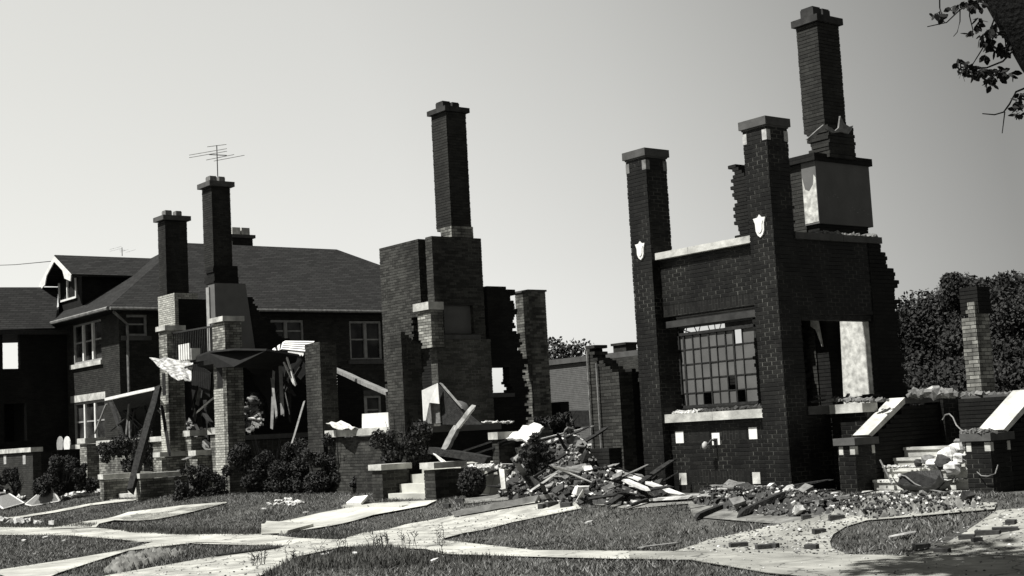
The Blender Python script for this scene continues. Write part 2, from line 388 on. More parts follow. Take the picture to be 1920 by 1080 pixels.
pave('walkway', [(90, 994), (180, 991), (186, 984), (240, 968), (340, 954), (425, 945), (425, 943), (337, 950), (240, 962), (150, 981)], 'concrete', .032)
pave('walkway', [(12, 972), (60, 965), (160, 947), (215, 939), (262, 936), (250, 940), (170, 949), (70, 967), (25, 974)], 'concrete', .026)
pave('walkway', [(1265, 1036), (1330, 1013), (1400, 999), (1460, 985), (1560, 966), (1570, 948), (1650, 940), (1870, 945), (1865, 957), (1700, 972), (1625, 978), (1585, 990), (1563, 1004), (1556, 1018), (1560, 1030), (1580, 1038), (1600, 1046)], 'concrete_vignette', .020)
pave('driveway', [(1690, 1046), (1870, 960), (1990, 950), (1990, 1046)], 'concrete_vignette', .026)
DIRT = [(870, 945), (870, 912), (1000, 908), (1200, 908), (1300, 915), (1480, 925), (1570, 940), (1560, 968), (1480, 985), (1300, 970), (1290, 945), (1180, 955), (1060, 940), (1000, 935)]
pave('dirt', DIRT, 'dirt', .008)
pave('sidewalk', [(1180, 1035), (1420, 1040), (1560, 1042), (1700, 1044), (1990, 1040), (1990, 1130), (1440, 1077), (1300, 1053), (1180, 1050)], 'concrete_vignette', .0205)  # overlay darkens the right stretch, vignetting put into its colour
# joints in the sidewalk are real gaps: thin dark strips of soil standing in them
mb = MB()
for px in (60, 190, 330, 470, 610, 730, 860, 1010, 1190, 1390, 1600, 1830):
    p = PG(px, 997+px*.026); mb.box(p[0]-.014, p[0]+.014, p[1]-.62, p[1]+.62, .0, .0155)
tag(build('sidewalk_joint', mb, 'soil'), kind='structure')
rd = random.Random(77); chips = {'rub_white': MB(), 'rub_dark': MB(), 'rub_mid': MB()}; cl = list(PAVE.values())
GRIT = [(cl[1], 900, .022), (cl[6], 1100, .028), (cl[0], 400, .018), (cl[7], 500, .024)]
for pl, n, sm in GRIT:
    bx0 = max(-20, min(p[0] for p in pl)); bx1_ = min(1940, max(p[0] for p in pl)); by0 = min(p[1] for p in pl); by1_ = min(1085, max(p[1] for p in pl)); k = 0
    P_ = np.array([[rd.uniform(bx0, bx1_), rd.uniform(by0, by1_)] for _ in range(n*3)]); P_ = P_[inpoly(P_, pl)][:n]
    for a_, b_ in P_:
        g_ = PG(a_, b_); s_ = sm*rd.uniform(.3, 1)**2
        mbx = chips[rd.choice(('rub_dark', 'rub_mid', 'rub_mid', 'rub_white'))]; mbx.blob((g_[0], g_[1], g_[2]+.026+s_*.2), (s_, s_*.8, s_*.45), rd.randrange(999), .3, (5, 3))
for k_, mbx in chips.items(): tag(build('grit', mbx, k_), 'fine '+{'rub_white': 'white', 'rub_dark': 'sooty', 'rub_mid': 'grey'}[k_]+' grit scattered over the paving', 'grit', kind='stuff')
mb = MB(); a = PG(492, 990); b = PG(600, 991)
mb.hexa([tuple(PG(490, 1001)), tuple(PG(540, 1003)), tuple(PG(588, 990)), tuple(PG(500, 984)), *[tuple(p+np.array([0, 0, .09])) for p in (PG(490, 1001), PG(540, 1003), PG(588, 990), PG(500, 984))]])
tag(build('walkway_step', mb, 'concrete'), 'low concrete step in the walk leading to the middle house', 'step')

# ---------------------------------------------------------------- grass
def grass(name, n, zone, hmin, hmax, wd, mat, polys_in=None, seed=3, lean=.5, keep=None):
    r = np.random.default_rng(seed); x = r.uniform(zone[0], zone[1], n); y = r.uniform(zone[2], zone[3], n)
    z = tz(x, y); P = np.stack([x, y, z], 1); q = proj(P)
    ok = (q[:, 0] > -60) & (q[:, 0] < 1990) & (q[:, 1] < 1110)
    if polys_in is not None:
        k = np.zeros(n, bool)
        for pl in polys_in: k |= inpoly(q, pl)
        ok &= k
    else:
        qj = q+r.normal(0, 1, q.shape)*np.array([5., 1.6])
        for pl in PAVE.values(): ok &= ~inpoly(qj, pl)
    # thin the lawn in patches
    pat = np.sin(x*1.3+np.sin(y*2))*np.cos(y*1.7+x*.6)+.6*np.sin(x*4.1)*np.sin(y*3.7)
    ok &= r.uniform(-1.9, 1.2, n) < (pat+.9 if 'dry' not in name else 1.1*np.sin(x*.9+2+np.sin(y*1.1))*np.cos(y*1.2-x*.3)-.1+.5*pat)
    P = P[ok]; n = len(P); h = r.uniform(hmin, hmax, n)*(1+.35*pat[ok]).clip(.4, 1.6); a = r.uniform(0, 6.28, n); w_ = wd*r.uniform(.6, 1.4, n)
    dx, dy = np.cos(a)*w_, np.sin(a)*w_; lx = r.normal(0, lean, n)*h; ly = r.normal(0, lean, n)*h
    V = np.empty((n, 3, 3)); V[:, 0] = P-np.stack([dx, dy, 0*dx+.02], 1); V[:, 1] = P+np.stack([dx, dy, 0*dx-.02], 1); V[:, 2] = P+np.stack([lx, ly, h], 1)
    o = np_mesh(name, V.reshape(-1, 3), np.arange(3*n).reshape(-1, 3), mat)
    return o
tag(grass('grass', 330000, (-62, -8, 7, 19.2), .02, .05, .010, 'grass', seed=3, lean=.9), 'short patchy lawn grass between the walks and houses', 'grass', kind='stuff')
tag(grass('dry_grass', 170000, (-62, -8, 7, 19.2), .02, .055, .011, 'grass_dry', seed=5, lean=.9), 'pale dry grass mixed into the lawns', 'grass', kind='stuff')
EDGE = [[(480, 1086), (560, 1048), (650, 1031), (720, 1028), (780, 1032), (900, 1046), (980, 1050), (840, 1060), (600, 1070)],
        [(182, 990), (250, 1000), (330, 1004), (490, 1004), (490, 996), (330, 994)], [(532, 1003), (560, 1010), (640, 1014), (700, 1000), (640, 1003)],
        [(0, 975), (0, 990), (170, 991), (180, 985), (60, 978)]]
tag(grass('weed_fringe', 120000, (-40, -12, 9, 16), .04, .11, .012, 'grass', EDGE, seed=9, lean=.35), 'longer weedy grass fringing the lawn edges at the walks', 'grass', kind='stuff')

# ================================================================ HOUSE C (near ruin)
def coping(mb, x0, x1, y0, y1, z0, z1, seed=0, joint=1.1, ax='x'):
    rd = random.Random(seed); a = x0 if ax == 'x' else y0; e_ = x1 if ax == 'x' else y1
    while a < e_-.02:
        b = min(e_, a+joint*rd.uniform(.85, 1.1));
        if e_-b < .3: b = e_
        j = rd.uniform(-.006, .006)
        if ax == 'x': mb.box(a+.003, b-.003, y0+j, y1+j, z0+j*.5, z1+j*.5)
        else: mb.box(x0+j, x1+j, a+.003, b-.003, z0+j*.5, z1+j*.5)
        a = b
    return mb
C = thing('ruined_brick_house', 'dark brick two storey porch ruin with tall capped pillars and white shields, nearest at right', 'house', (-18.6, 19, .45))
XL = (-20.5, -19.93); XR = (-17.36, -16.79)
def shield(cx, cz, y, w_, h_):
    prof = [(0, .5), (.14, .38), (.5, .36), (.36, .12), (.34, -.2), (.22, -.38), (0, -.5), (-.22, -.38), (-.34, -.2), (-.36, .12), (-.5, .36), (-.14, .38)]
    return MB().slab([(cx+a*w_, y, cz+b*h_) for a, b in prof], .03, (0, -1, 0))
for (xa, xb), zt in ((XL, 7.03), (XR, 7.0)):
    p = build('pillar', masonry(MB(), 'x', xa, xb, Y0, Y0+.56, .3, zt-.03, seed=int(-xa*7)), 'brick_dark', C)
    mb = MB(); mb.box(xa-.05, xb+.035, Y0-.045, Y0+.62, zt-.02, zt+.13); mb.box(xa-.015, xb+.012, Y0-.012, Y0+.58, zt-.05, zt-.018)
    build('pillar_cap', mb, 'stone_dark', p)
    for xx in ((xa-.004, xa+.095), (xb-.105, xb+.004)):
        for yy in ((Y0-.006, Y0+.1), (Y0+.46, Y0+.566)):
            build('corner_tile', MB().box(xx[0], xx[1], yy[0], yy[1], zt-.29, zt-.1), 'rub_mid' if xa < -18 else 'tile_mid', p)
q = PY(1202, 470, Y0); sh = build('shield', shield(q[0], q[2], Y0-.028, .27, .37), 'tile', C); build('raised_boss', shield(q[0], q[2], Y0-.04, .17, .24), 'tile', sh)
q = PY(1426, 424, Y0); sh = build('shield', shield(q[0], q[2], Y0-.028, .29, .41), 'tile', C); build('raised_boss', shield(q[0], q[2], Y0-.04, .18, .26), 'tile', sh)
yw = Y0+.2
build('wall', masonry(MB(), 'x', XL[1], XR[0], yw, yw+.26, 3.975, 4.95, seed=5), 'brick_dark', C)['label'] = 'upper porch wall of dark brick'
build('wall', masonry(MB(), 'x', XL[1], XR[0], yw-.003, yw+.26, 3.75, 3.975, seed=6, ch=.225), 'brick_dark_soldier', C)['label'] = 'band of upright bricks over the porch opening'
build('lintel_beam', MB().box(XL[1], XR[0], yw+.04, yw+.22, 3.62, 3.745), 'smoked', C)
build('coping', coping(MB(), XL[1]+.002, XR[0]-.002, yw-.12, yw+.3, 4.95, 5.08, 3, 1.0), 'stone', C)
build('wall', masonry(MB(), 'x', XL[1], XR[0], yw, yw+.26, .3, 1.8, seed=7), 'brick_dark', C)['label'] = 'low porch wall of dark brick'
build('coping', coping(MB(), XL[1]-.02+.025, XR[0]-.002, yw-.13, yw+.3, 1.8, 1.96, 4, 1.4), 'stone', C)
def face_tile(x0, y0_, x1, y1_, mat='tile', yy=yw):
    a = PY(x0, y0_, yy); b = PY(x1, y1_, yy)
    z0 = min(a[2], b[2]); z1 = max(a[2], b[2]); return build('wall_tile', MB().box(min(a[0], b[0]), max(a[0], b[0]), yy-.012, yy+.02, z0, z1), mat, C)
face_tile(1267, 809, 1283, 830.5); face_tile(1335, 812, 1351, 834); face_tile(1404, 801.5, 1421, 823)
face_tile(1274, 887, 1289, 909, 'stone'); face_tile(1411, 885.5, 1427, 907, 'stone')
for (xa, ya, xb, yb) in ((1286, 808, 1333, 832), (1353, 805, 1402, 826), (1291, 888, 1409, 907)):
    a = PY(xa, ya, yw); b = PY(xb, yb, yw); build('soldier_course', MB().box(a[0]+.01, b[0]-.01, yw-.006, yw+.02, min(a[2], b[2])+.02, min(a[2], b[2])+.235), 'brick_dark_soldier', C)
# lantern
q = PY(1343, 830, yw); ln = build('wall_lantern', MB().tube([(q[0], yw+.02, q[2]+.02), (q[0], yw-.12, q[2]+.06), (q[0]-.02, yw-.2, q[2]-.02)], .018, 8).box(q[0]-.05, q[0]+.05, yw-.02, yw-.012, q[2]-.06, q[2]+.08), 'metal_dark', C)
build('lamp_glass', MB().blob((q[0]-.08, yw-.22, q[2]-.04), (.06, .06, .075), 3, .12, (9, 6)), 'tile_mid', ln, True)
# rubble crumbs lying on things: helper used throughout
def crumbs(name, pts, n, spread_, smin, smax, mat, parent=None, seed=1, flat=.5):
    rd = random.Random(seed); mb = MB()
    for i in range(n):
        c = pts[rd.randrange(len(pts))]; s_ = rd.uniform(smin, smax)
        chunk(mb, (c[0]+rd.uniform(-spread_[0], spread_[0]), c[1]+rd.uniform(-spread_[1], spread_[1]), c[2]+s_*flat*.4), (s_, s_*rd.uniform(.5, 1), s_*flat), rd)
    return build(name, mb, mat, parent)
# side walls on the right of the porch
XS = -16.83
build('wall', masonry(MB(), 'y', Y0+.56, 21.95, XS-.26, XS, 3.6, 4.95, seed=8, core=None), 'brick_dark', C)['label'] = 'upper side wall in deep shade'
build('coping', coping(MB(), XS-.3, XS+.06, Y0+.56, 21.98, 4.95, 5.07, 5, 1.3, ax='y'), 'stone_dark', C)  # darker than the front coping: shade of this side put into the colour
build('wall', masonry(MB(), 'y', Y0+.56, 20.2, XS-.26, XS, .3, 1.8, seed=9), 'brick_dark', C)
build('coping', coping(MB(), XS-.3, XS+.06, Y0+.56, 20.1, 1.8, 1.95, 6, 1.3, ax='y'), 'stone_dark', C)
def jag(y, z):
    lim = 21.98 if z > 4.95 else (21.98+(4.95-z)*.55 if z > 4.3 else 22.36+(4.3-z)*.02)
    return y < lim+.05*math.sin(z*23)+.03*math.sin(z*51)
build('wall', masonry(MB(), 'y', 21.62, 22.6, XS-.12, XS+.01, .3, 5.55, mask=lambda y, z: jag(y, z) and (z < 4.95 or y < 21.55+(5.5-z)*.4 and z < 5.05), seed=10), 'brick_char_shade', C)['label'] = 'rear corner of charred brick with a broken stepped edge'
build('beam', MB().beam((XS-.13, Y0+.5, 3.56), (XS-.13, 21.6, 3.54), .2, .1), 'wood_char', C)
# house front wall behind the porch, with the leaded window
YF = 21.9
wl = PY(1270, 760, YF); wr_ = PY(1420, 755, YF); zt = PY(1340, 602, YF)[2]; zb = PY(1340, 762, YF)[2]
xw0 = PY(1268, 690, YF)[0]; xw1 = PY(1417, 690, YF)[0]
fx0 = PY(1215, 760, YF)[0]
def fmask(x, z):
    if 1.9 < z < 3.75 and x > PY(1492, 660, YF)[0]: return False
    if z < 4.55+.05*math.sin(x*9): return True
    a = PY(1378, 400, YF)[0]; b = PY(1398, 400, YF)[0]; c = PY(1470, 400, YF)[0]; d = PY(1502, 400, YF)[0]
    if a+.02*math.sin(z*31) < x < b+.12+.02*math.sin(z*17): return z < PY(1380, 306, YF)[2]-(x-a)*.9
    return False
build('wall', masonry(MB(), 'x', fx0, -16.85-.42, YF, YF+.3, .3, 7.6, mask=fmask, holes=[(xw0, xw1, zb, zt)], seed=12), 'brick_char_shade', C)['label'] = 'charred front wall behind the porch, broken to uneven heights'
build('rear_fragment', masonry(MB(), 'x', PY(1468, 400, 24.6)[0], PY(1504, 400, 24.6)[0], 24.6, 24.9, 3.9, PY(1490, 319, 24.6)[2], seed=113), 'brick_char_shade', C)
win = build('window', MB(), 'wood_char', C)
fr = MB()
t_ = .06
yy = YF+.08
for a in (xw0+t_/2, xw1-t_/2): fr.box(a-t_/2, a+t_/2, yy, yy+.1, zb, zt)
zr = PY(1340, 619, YF)[2]
for z_ in (zb+.03, zr, zt-.03): fr.box(xw0, xw1, yy, yy+.1, z_-.03, z_+.03)
for fx, th in ((.075, .05), (.19, .03), (.29, .02), (.4, .035), (.5, .02), (.61, .03), (.71, .045), (.82, .02)):
    a = xw0+(xw1-xw0)*fx; fr.box(a-th/2, a+th/2, yy+.02, yy+.07, zb, zr)
for z_ in (.2, .39, .59, .79): fr.box(xw0, xw1, yy+.03, yy+.06, zb+(zr-zb)*z_-.012, zb+(zr-zb)*z_+.012)
build('window_frame', fr, 'metal_dark', win)
gm = MB(); cells_x = [0, .075, .19, .29, .4, .5, .61, .71, .82, 1]; cells_z = [0, .2, .39, .59, .79, 1]
for i in range(9):
    for j in range(5):
        if (i, j) in ((7, 4), (3, 0), (6, 1), (7, 0)): continue
        y_ = yy+.04+.002*((i*7+j*3) % 5)
        gm.box(xw0+(xw1-xw0)*cells_x[i]+.01, xw0+(xw1-xw0)*cells_x[i+1]-.01, y_, y_+.006, zb+(zr-zb)*cells_z[j]+.008, zb+(zr-zb)*cells_z[j+1]-.008)
build('pane', gm, 'obscure', win)
for i in range(7):
    mb = MB(); a = xw0+(xw1-xw0)*(.03+.09*i); mb.beam((a, yy+.05, zt-.03), (a+random.uniform(-.1, .2), yy+.05, zr), .014)
    build('bent_lead_strip', mb, 'metal_dark', win)
build('bent_lead_strip', MB().beam((xw0+.02, yy+.05, zt-.05), (xw0+.4, yy+.05, zr+.02), .02), 'metal_dark', win)
build('window_board', MB().box(xw0+(xw1-xw0)*.62, xw1-.02, yy+.02, yy+.06, zr+.0, zt), 'wood_char', win)
# rubble lying on the low porch coping
pts = [(x, yw+.12, 1.96) for x in np.linspace(-19.85, -19.3, 8)]
tag(crumbs('plaster_rubble', pts, 38, (.08, .1), .04, .13, 'rub_white', seed=2), 'small heap of white plaster lumps on the left end of the porch coping', 'rubble', kind='stuff')
pts = [(x, yw+.2, 1.96) for x in np.linspace(-19.3, -17.5, 30)]
tag(crumbs('charred_rubble', pts, 120, (.08, .06), .04, .14, 'rub_dark', seed=3), 'charred crumbs strewn along the porch coping', 'rubble', kind='stuff')
pts = [(XS-.12, y, 5.07) for y in np.linspace(20.3, 21.9, 24)]
tag(crumbs('mortar_rubble', pts, 90, (.12, .06), .05, .16, 'rub_mid', seed=4), 'broken mortar on top of the shaded side wall', 'rubble', kind='stuff')
# plaster remains seen through the side opening
YP = 24.3
build('plaster_pier', MB().hexa([(-17.74, 21.62, .3), (-16.96, 21.62, .3), (-16.96, 22.2, .3), (-17.74, 22.2, .3), (-17.62, 21.62, 3.72), (-16.96, 21.62, 3.72), (-16.96, 22.2, 3.72), (-17.62, 22.2, 3.72)]), 'plaster', C)
a = PY(1532, 640, 22.8)[0]; b = PY(1612, 640, 22.8)[0]
build('plaster_wall', MB().box(a, b, 22.8, 23.0, PY(1570, 684, 22.8)[2], PY(1570, 575, 22.8)[2]), 'rub_mid', C)
a = PY(1500, 588, 22.3); b = PY(1546, 586, 22.3)
build('plaster_scrap', MB().slab([tuple(PY(x_, y_, 22.3)) for x_, y_ in ((1499, 583), (1556, 588), (1534, 594), (1544, 650), (1532, 618), (1523, 612), (1522, 594), (1500, 596))], .05), 'plaster', C)
build('rear_wall', masonry(MB(), 'x', xw0-1.5, xw1+.1, 23.4, 23.6, .3, 3.3, seed=13), 'brick_char_shade', C)
mb = MB()
for i in range(10):
    y_ = 19.7+i*.19; mb.beam((XS-.1+random.uniform(-.2, .3), y_, 2.02+random.uniform(0, .12)), (XS+random.uniform(-.6, .2), y_+random.uniform(.6, 1.4), 2.05+random.uniform(0, .15)), .05, .035)
build('fallen_lath', mb, 'wood_char', C)
# chimney C
XC = -18.5
CH = thing('chimney', 'tallest chimney at right, on a plaster breast with shade put in its colour, above the near ruin', 'chimney', (-18.9, 23, .45), 'freestanding chimneys')
def PXY(px, py, X): return PX(px, py, X)
ya, yb = 22.3, 24.0
build('breast', masonry(MB(), 'x', XC-.85, XC-.36, ya+.02, yb-.05, .3, 7.05, mask=lambda x, z: x > XC-.85+.07+.07*math.sin(z*19)+.05*math.sin(z*43), seed=14), 'brick_house', CH)
build('plaster_face', MB().box(XC-.37, XC, ya, yb, 5.62, 6.93), 'plaster_dim', CH)  # whole block in darker plaster, its shade put into the colour
build('sunlit_patch', MB().slab([tuple(v) for v in ((XC-.36, ya-.006, 5.65), (XC-.01, ya-.006, 5.66), (XC-.01, ya-.006, 6.55), (XC-.06, ya-.006, 6.62), (XC-.09, ya-.006, 6.42), (XC-.2, ya-.006, 6.3), (XC-.3, ya-.006, 6.35), (XC-.36, ya-.006, 6.6))], .005, (0, -1, 0)), 'plaster', CH)  # paler shape paints in the sunlit part of the front
mb = MB(); rd = random.Random(3)
for i in range(14):
    y_, z_ = rd.gauss(ya+.5 if i < 6 else ya+1.25, .15), (6.2 if i < 6 else 5.95)+rd.gauss(0, .03); w_ = rd.uniform(.01, .08); mb.box(XC, XC+.004, y_, y_+w_, z_, z_+rd.uniform(.01, .02))
build('mortar_fleck', mb, 'rub_mid', CH)
mb = MB(); masonry(mb, 'x', XC-.95, XC+.06, ya-.08, yb+.07, 6.9, 7.05, seed=15, jit=.02)
build('shelf_course', mb, 'brick_char_shade', CH)
build('lower_breast', masonry(MB(), 'x', XC-.36, XC-.06, ya+.06, yb-.1, .3, 5.6, seed=16), 'brick_char_shade', CH)
ys0, ys1 = PX(1536, 100, XC)[1], PX(1575, 100, XC)[1]; xs0 = PY(1493, 60, ys0)[0]
zt = PX(1535, 36, XC)[2]
st = build('stack', masonry(MB(), 'x', xs0, XC, ys0, ys1+.02, 7.6, zt-.05, seed=17), 'brick_stack', CH)
def nmask(x, z): return (x > xs0+.12+max(0, .35-(z-7.0)*.6)*.4)
build('stack_neck', masonry(MB(), 'x', xs0+.02, XC+.12, ys0-.06, ys1+.1, 7.0, 7.66, mask=nmask, seed=18, jit=.015), 'brick_stack', CH)
build('torn_flashing', MB().slab([tuple(PX(x_, y_, XC+.14)) for x_, y_ in ((1510, 262), (1530, 244), (1542, 234), (1556, 240), (1563, 246), (1570, 240), (1573, 218), (1580, 232), (1590, 238), (1597, 236), (1594, 244), (1588, 252), (1575, 248), (1560, 250), (1545, 242), (1530, 252), (1518, 264))], .04), 'metal_grey', CH)
build('stack_cap', MB().box(xs0-.07, XC+.07, ys0-.07, ys1+.09, zt-.05, zt+.09), 'smoked', CH)
def pots(CHx, x0, x1, y0_, y1_, z, hh=.2, mat='smoked'):
    cy = [y0_+(y1_-y0_)*.27, y0_+(y1_-y0_)*.75]; cx = (x0+x1)/2
    for i, c in enumerate(cy):
        mb = MB(); s_ = .16 if i == 0 else .14
        mb.box(cx-s_-.02, cx+s_, c-s_*.8, c+s_*.8, z+.002, z+hh)
        mb.box(cx-s_-.005, cx+s_-.02, c-s_*.75, c+s_*.75, z+hh, z+hh+.03)
        build('chimney_pot', mb, mat, CHx)
pots(CH, xs0, XC, ys0, ys1, zt+.09, .2)
# ---- right entrance stair of house C
YS = 20.2
x1c = PY(1572, 860, 19.4)[0]+.04
build('wall', masonry(MB(), 'x', XS+.005, x1c, YS, YS+.26, .3, 1.8, seed=20), 'brick_dark', C)['label'] = 'lit low wall beside the entrance stair'
build('coping', coping(MB(), XS-.2, x1c, YS-.1, YS+.32, 1.8, 1.96, 7, 1.2), 'stone', C)
ST = thing('entrance_stair', 'rubble strewn brick stair with sloping white cheek copings at right edge', 'stairs', (-15, 20, .4))
YA = 19.4
def pier(xa, xb, ya_, yb_, zt_, name='stair_pier'):
    p = build(name, masonry(MB(), 'x', xa, xb, ya_, yb_, .22, zt_-.12, seed=int(abs(xa)*9)), 'brick_dark', ST)
    build('pier_cap', MB().box(xa-.05, xb+.05, ya_-.05, yb_+.05, zt_-.12, zt_), 'stone_dark', p)
    for xx in ((xa+.03, xa+.12), (xb-.1, xb+.005)):
        build('corner_tile', MB().box(xx[0], xx[1], ya_-.006, ya_+.08, zt_-.28, zt_-.14), 'stone', p)
    build('corner_tile', MB().box(xb-.06, xb+.006, yb_-.1, yb_-.02, zt_-.28, zt_-.14), 'stone', p); return p
pl0, pl1 = PY(1572, 860, YA)[0], PY(1604, 860, YA)[0]
pier(pl0, pl1, YA, YA+.55, 1.37)
pr0, pr1 = PY(1810, 850, YA)[0], PY(1858, 850, YA)[0]
pier(pr0, pr1, YA, YA+.55, 1.37)
for (xa, xb, top) in ((pl0+.1, pl1, (1694, 747)), (pr0+.05, pr1-.0, None)):
    if top: yt = PX(*top, xb)[1]
    else: yt = yt_l
    yt_l = yt; zt_ = 2.02; ys_ = YA+.55
    mb = MB().hexa([(xa-.04, ys_-.1, 1.375), (xb+.03, ys_-.1, 1.375), (xb+.03, yt, zt_-.11), (xa-.04, yt, zt_-.11), (xa-.04, ys_-.2, 1.41), (xb+.03, ys_-.2, 1.41), (xb+.03, yt, zt_), (xa-.04, yt, zt_)])
    build('sloping_coping', mb, 'stone', ST)
    ye = PX(1775, 750, xb)[1] if top else yt+1
    build('cheek_wall', masonry(MB(), 'y', ys_+.02, ye, xa, xb-.01, .22, 1.9, mask=lambda y, z, a=ys_, b=yt: z < 1.3+(y-a)/(b-a)*.6, seed=21), 'brick_char_shade', ST)
    build('coping', MB().box(xa-.04, xb+.03, yt+.01, ye, zt_-.11, zt_), 'stone_dark', ST)  # level part darker than the slope, its shade put into the colour
build('end_pier', masonry(MB(), 'x', pl1-.4, pl1+.1, ye, ye+.45, .3, 2.02, seed=22), 'brick_dark', ST)
# steps
mb = MB()
for k in range(5):
    z_ = .30+.17*k; y_ = YA+.12+.3*k
    st_ = MB().box(pl1+.01, pr0-.01, y_, y_+.36 if k < 4 else y_+1.6, z_-.0 if k else .1, z_+.12).box(pl1+.012, pr0-.012, y_-.03, y_+.1, z_+.121, z_+.17)
    build('step', st_, 'stone', ST)
build('porch_floor', MB().box(pl1+.01, pr0-.01, YA+1.63, YA+4, .3, 1.14), 'stone_dark', ST)
build('side_wall', masonry(MB(), 'x', pr1-3.3, pr1+3, 22.8, 23.0, .3, 1.95, seed=33), 'brick_char_shade', ST)
# right far corner pillar
q0 = PY(1811, 700, 24)[0]; q1 = PY(1838, 700, 24)[0]
RP = thing('brick_pillar', 'lone pale brick pillar standing against the dark trees at far right', 'pillar', (-16.3, 24, .45), 'lone standing pillars')
build('shaft', masonry(MB(), 'x', q0, q1, 24, 24.45, .3, PY(1820, 568, 24)[2], mask=lambda x, z: z < 3.4 or x > q0+(z-3.4)*.6, seed=23), 'brick_pale', RP)
build('broken_top', masonry(MB(), 'x', q0-.05, q1+.03, 24.08, 24.5, 3.6, PY(1820, 540, 24)[2], seed=24), 'brick_char_shade', RP)
rw = thing('low_brick_wall', 'dark low porch wall at far right with rubble along its top', 'wall', (-14, 24.3, .45), 'low porch walls')
build('wall', masonry(MB(), 'x', PY(1745, 760, 24.2)[0], PY(1990, 760, 24.2)[0], 23.7, 23.95, .3, 1.9, seed=25), 'brick_char_shade', rw)
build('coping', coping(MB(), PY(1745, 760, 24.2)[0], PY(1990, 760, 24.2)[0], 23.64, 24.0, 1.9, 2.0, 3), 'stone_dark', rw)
# ================================================================ HOUSE B
B = thing('ruined_brick_house', 'ruin between the two other ruins, chimney with wide breast, broken walls and white coping', 'house', (-30.5, 20, .45))
def ragtop(x0, x1, zt_, drop, seed):
    rd = random.Random(seed); ph = rd.uniform(0, 6)
    return lambda x, z: z < zt_-drop*max(0, (x-x0)/(x1-x0))-.06*abs(math.sin(x*11+ph))
build('porch_pier', masonry(MB(), 'x', -33.57, -32.78, Y0, Y0+.5, .3, 4.42, seed=30), 'brick_mid', B)
build('porch_pier', masonry(MB(), 'x', -29.56, -28.86, Y0, Y0+.12, .3, 4.35, seed=31), 'brick_mid', B)
build('pier_core', masonry(MB(), 'y', Y0+.12, Y0+.56, -29.5, -28.86, .3, 4.4, mask=lambda y, z: z < 4.35-(y-Y0-.12)*.8, seed=32), 'brick_mid', B)
lw0, lw1 = PY(607, 812, Y0)[0], -29.56
build('low_wall', masonry(MB(), 'x', lw0-1.0, lw1, Y0+.12, Y0+.38, .3, 1.9, mask=lambda x, z: x > lw0 or x > -32.78, seed=33), 'brick_mid', B)
build('coping', coping(MB(), lw0, lw1, Y0+.02, Y0+.46, 1.9, 2.08, 8, 1.4), 'stone', B)
# second floor front wall
YB = 21.5
wa, wb = PY(711, 470, YB)[0], PY(784, 460, YB)[0]; zW = PY(712, 467, YB)[2]
build('front_wall', masonry(MB(), 'x', wa, wb, YB, YB+.3, 3.3, zW+.08, mask=lambda x, z: (z < 7.12-.25*((x-wa)/(wb-wa))*0) and (z > 3.4+0*x or False) and not (z < 5.0 and x > wb-.45) and (z > 2), seed=35), 'brick_mid', B)
build('front_wall', masonry(MB(), 'x', wa, PY(735, 700, YB)[0], YB, YB+.3, .3, 3.3, seed=36), 'brick_mid', B)
XB = -30.2
BC = thing('chimney', 'tall plain chimney in the middle on a wide dark brick breast', 'chimney', (-30.6, 21.8, .45), 'freestanding chimneys')
y0b, y1b = 20.95, 22.55
cx0 = PY(800, 500, y0b)[0]
nich = (PX(833, 600, XB)[1], PX(888, 600, XB)[1], PX(850, 628, XB)[2], PX(850, 570, XB)[2])
zbt = PX(811, 440, XB)[2]
mb = masonry(MB(), 'y', y0b, y1b, XB-.3, XB, .3, zbt, holes=[nich], seed=40)
build('breast', mb, 'brick_mid', BC)
build('lower_breast', masonry(MB(), 'y', y0b-.02, y1b+.12, XB-.26, XB+.03, .3, nich[2]-.15, seed=41), 'brick_tan', BC)
build('breast_front', masonry(MB(), 'x', cx0, XB-.3, y0b+.01, y0b+.4, 5.2, zbt-.05, mask=lambda x, z: x > cx0+.05+.06*math.sin(z*21), seed=42), 'brick_pale', BC)
build('fireplace_niche', MB().box(XB-.28, XB-.12, nich[0], nich[1], nich[2], nich[3]), 'plaster_dim', BC)
build('mantel', MB().box(XB-.1, XB+.09, nich[0]-.15, nich[1]+.15, nich[2]-.12, nich[2]), 'stone_dark', BC)
sy0, sy1 = PX(836, 210, XB)[1], PX(873, 210, XB)[1]; sx0 = PY(808, 215, sy0)[0]; zt = PX(837, 208, XB)[2]
build('stack', masonry(MB(), 'x', sx0, XB, sy0, sy1, zbt+.3, zt, seed=43), 'brick_stack', BC)
build('stack_base', masonry(MB(), 'x', sx0+.05, XB+.02, sy0-.02, sy1+.04, zbt, zbt+.3, mask=lambda x, z: x > sx0+.0+max(0, .3-(z-zbt))*1.1, seed=44), 'brick_pale', BC)
build('stack_cap', MB().box(sx0-.08, XB+.08, sy0-.08, sy1+.08, zt+.0, zt+.13), 'smoked', BC)
pots(BC, sx0, XB, sy0, sy1, zt+.13, .17)
# side wall behind the chimney with a window hole
y2 = PX(965, 545, XB)[1]
wn = (PX(915, 715, XB)[1], PX(956, 715, XB)[1], PX(930, 738, XB)[2], PX(930, 690, XB)[2])
ztB = PX(930, 535, XB)[2]
def bm_(y, z):
    if z > ztB-.1 and y > y2-.25: return False
    return y < y2+(0 if z > 4.6 else .22*min(1, (4.6-z)))+.07*math.sin(z*9)+.04*math.sin(z*29)
build('side_wall', masonry(MB(), 'y', y1b+.12, y2+.35, XB-.3, XB-.02, .3, ztB, mask=bm_, holes=[wn], seed=45), 'brick_char_shade', B)
build('window_sill', MB().box(XB-.25, XB+.06, wn[0]-.05, wn[1]+.1, wn[2]-.1, wn[2]), 'stone_dark', B)
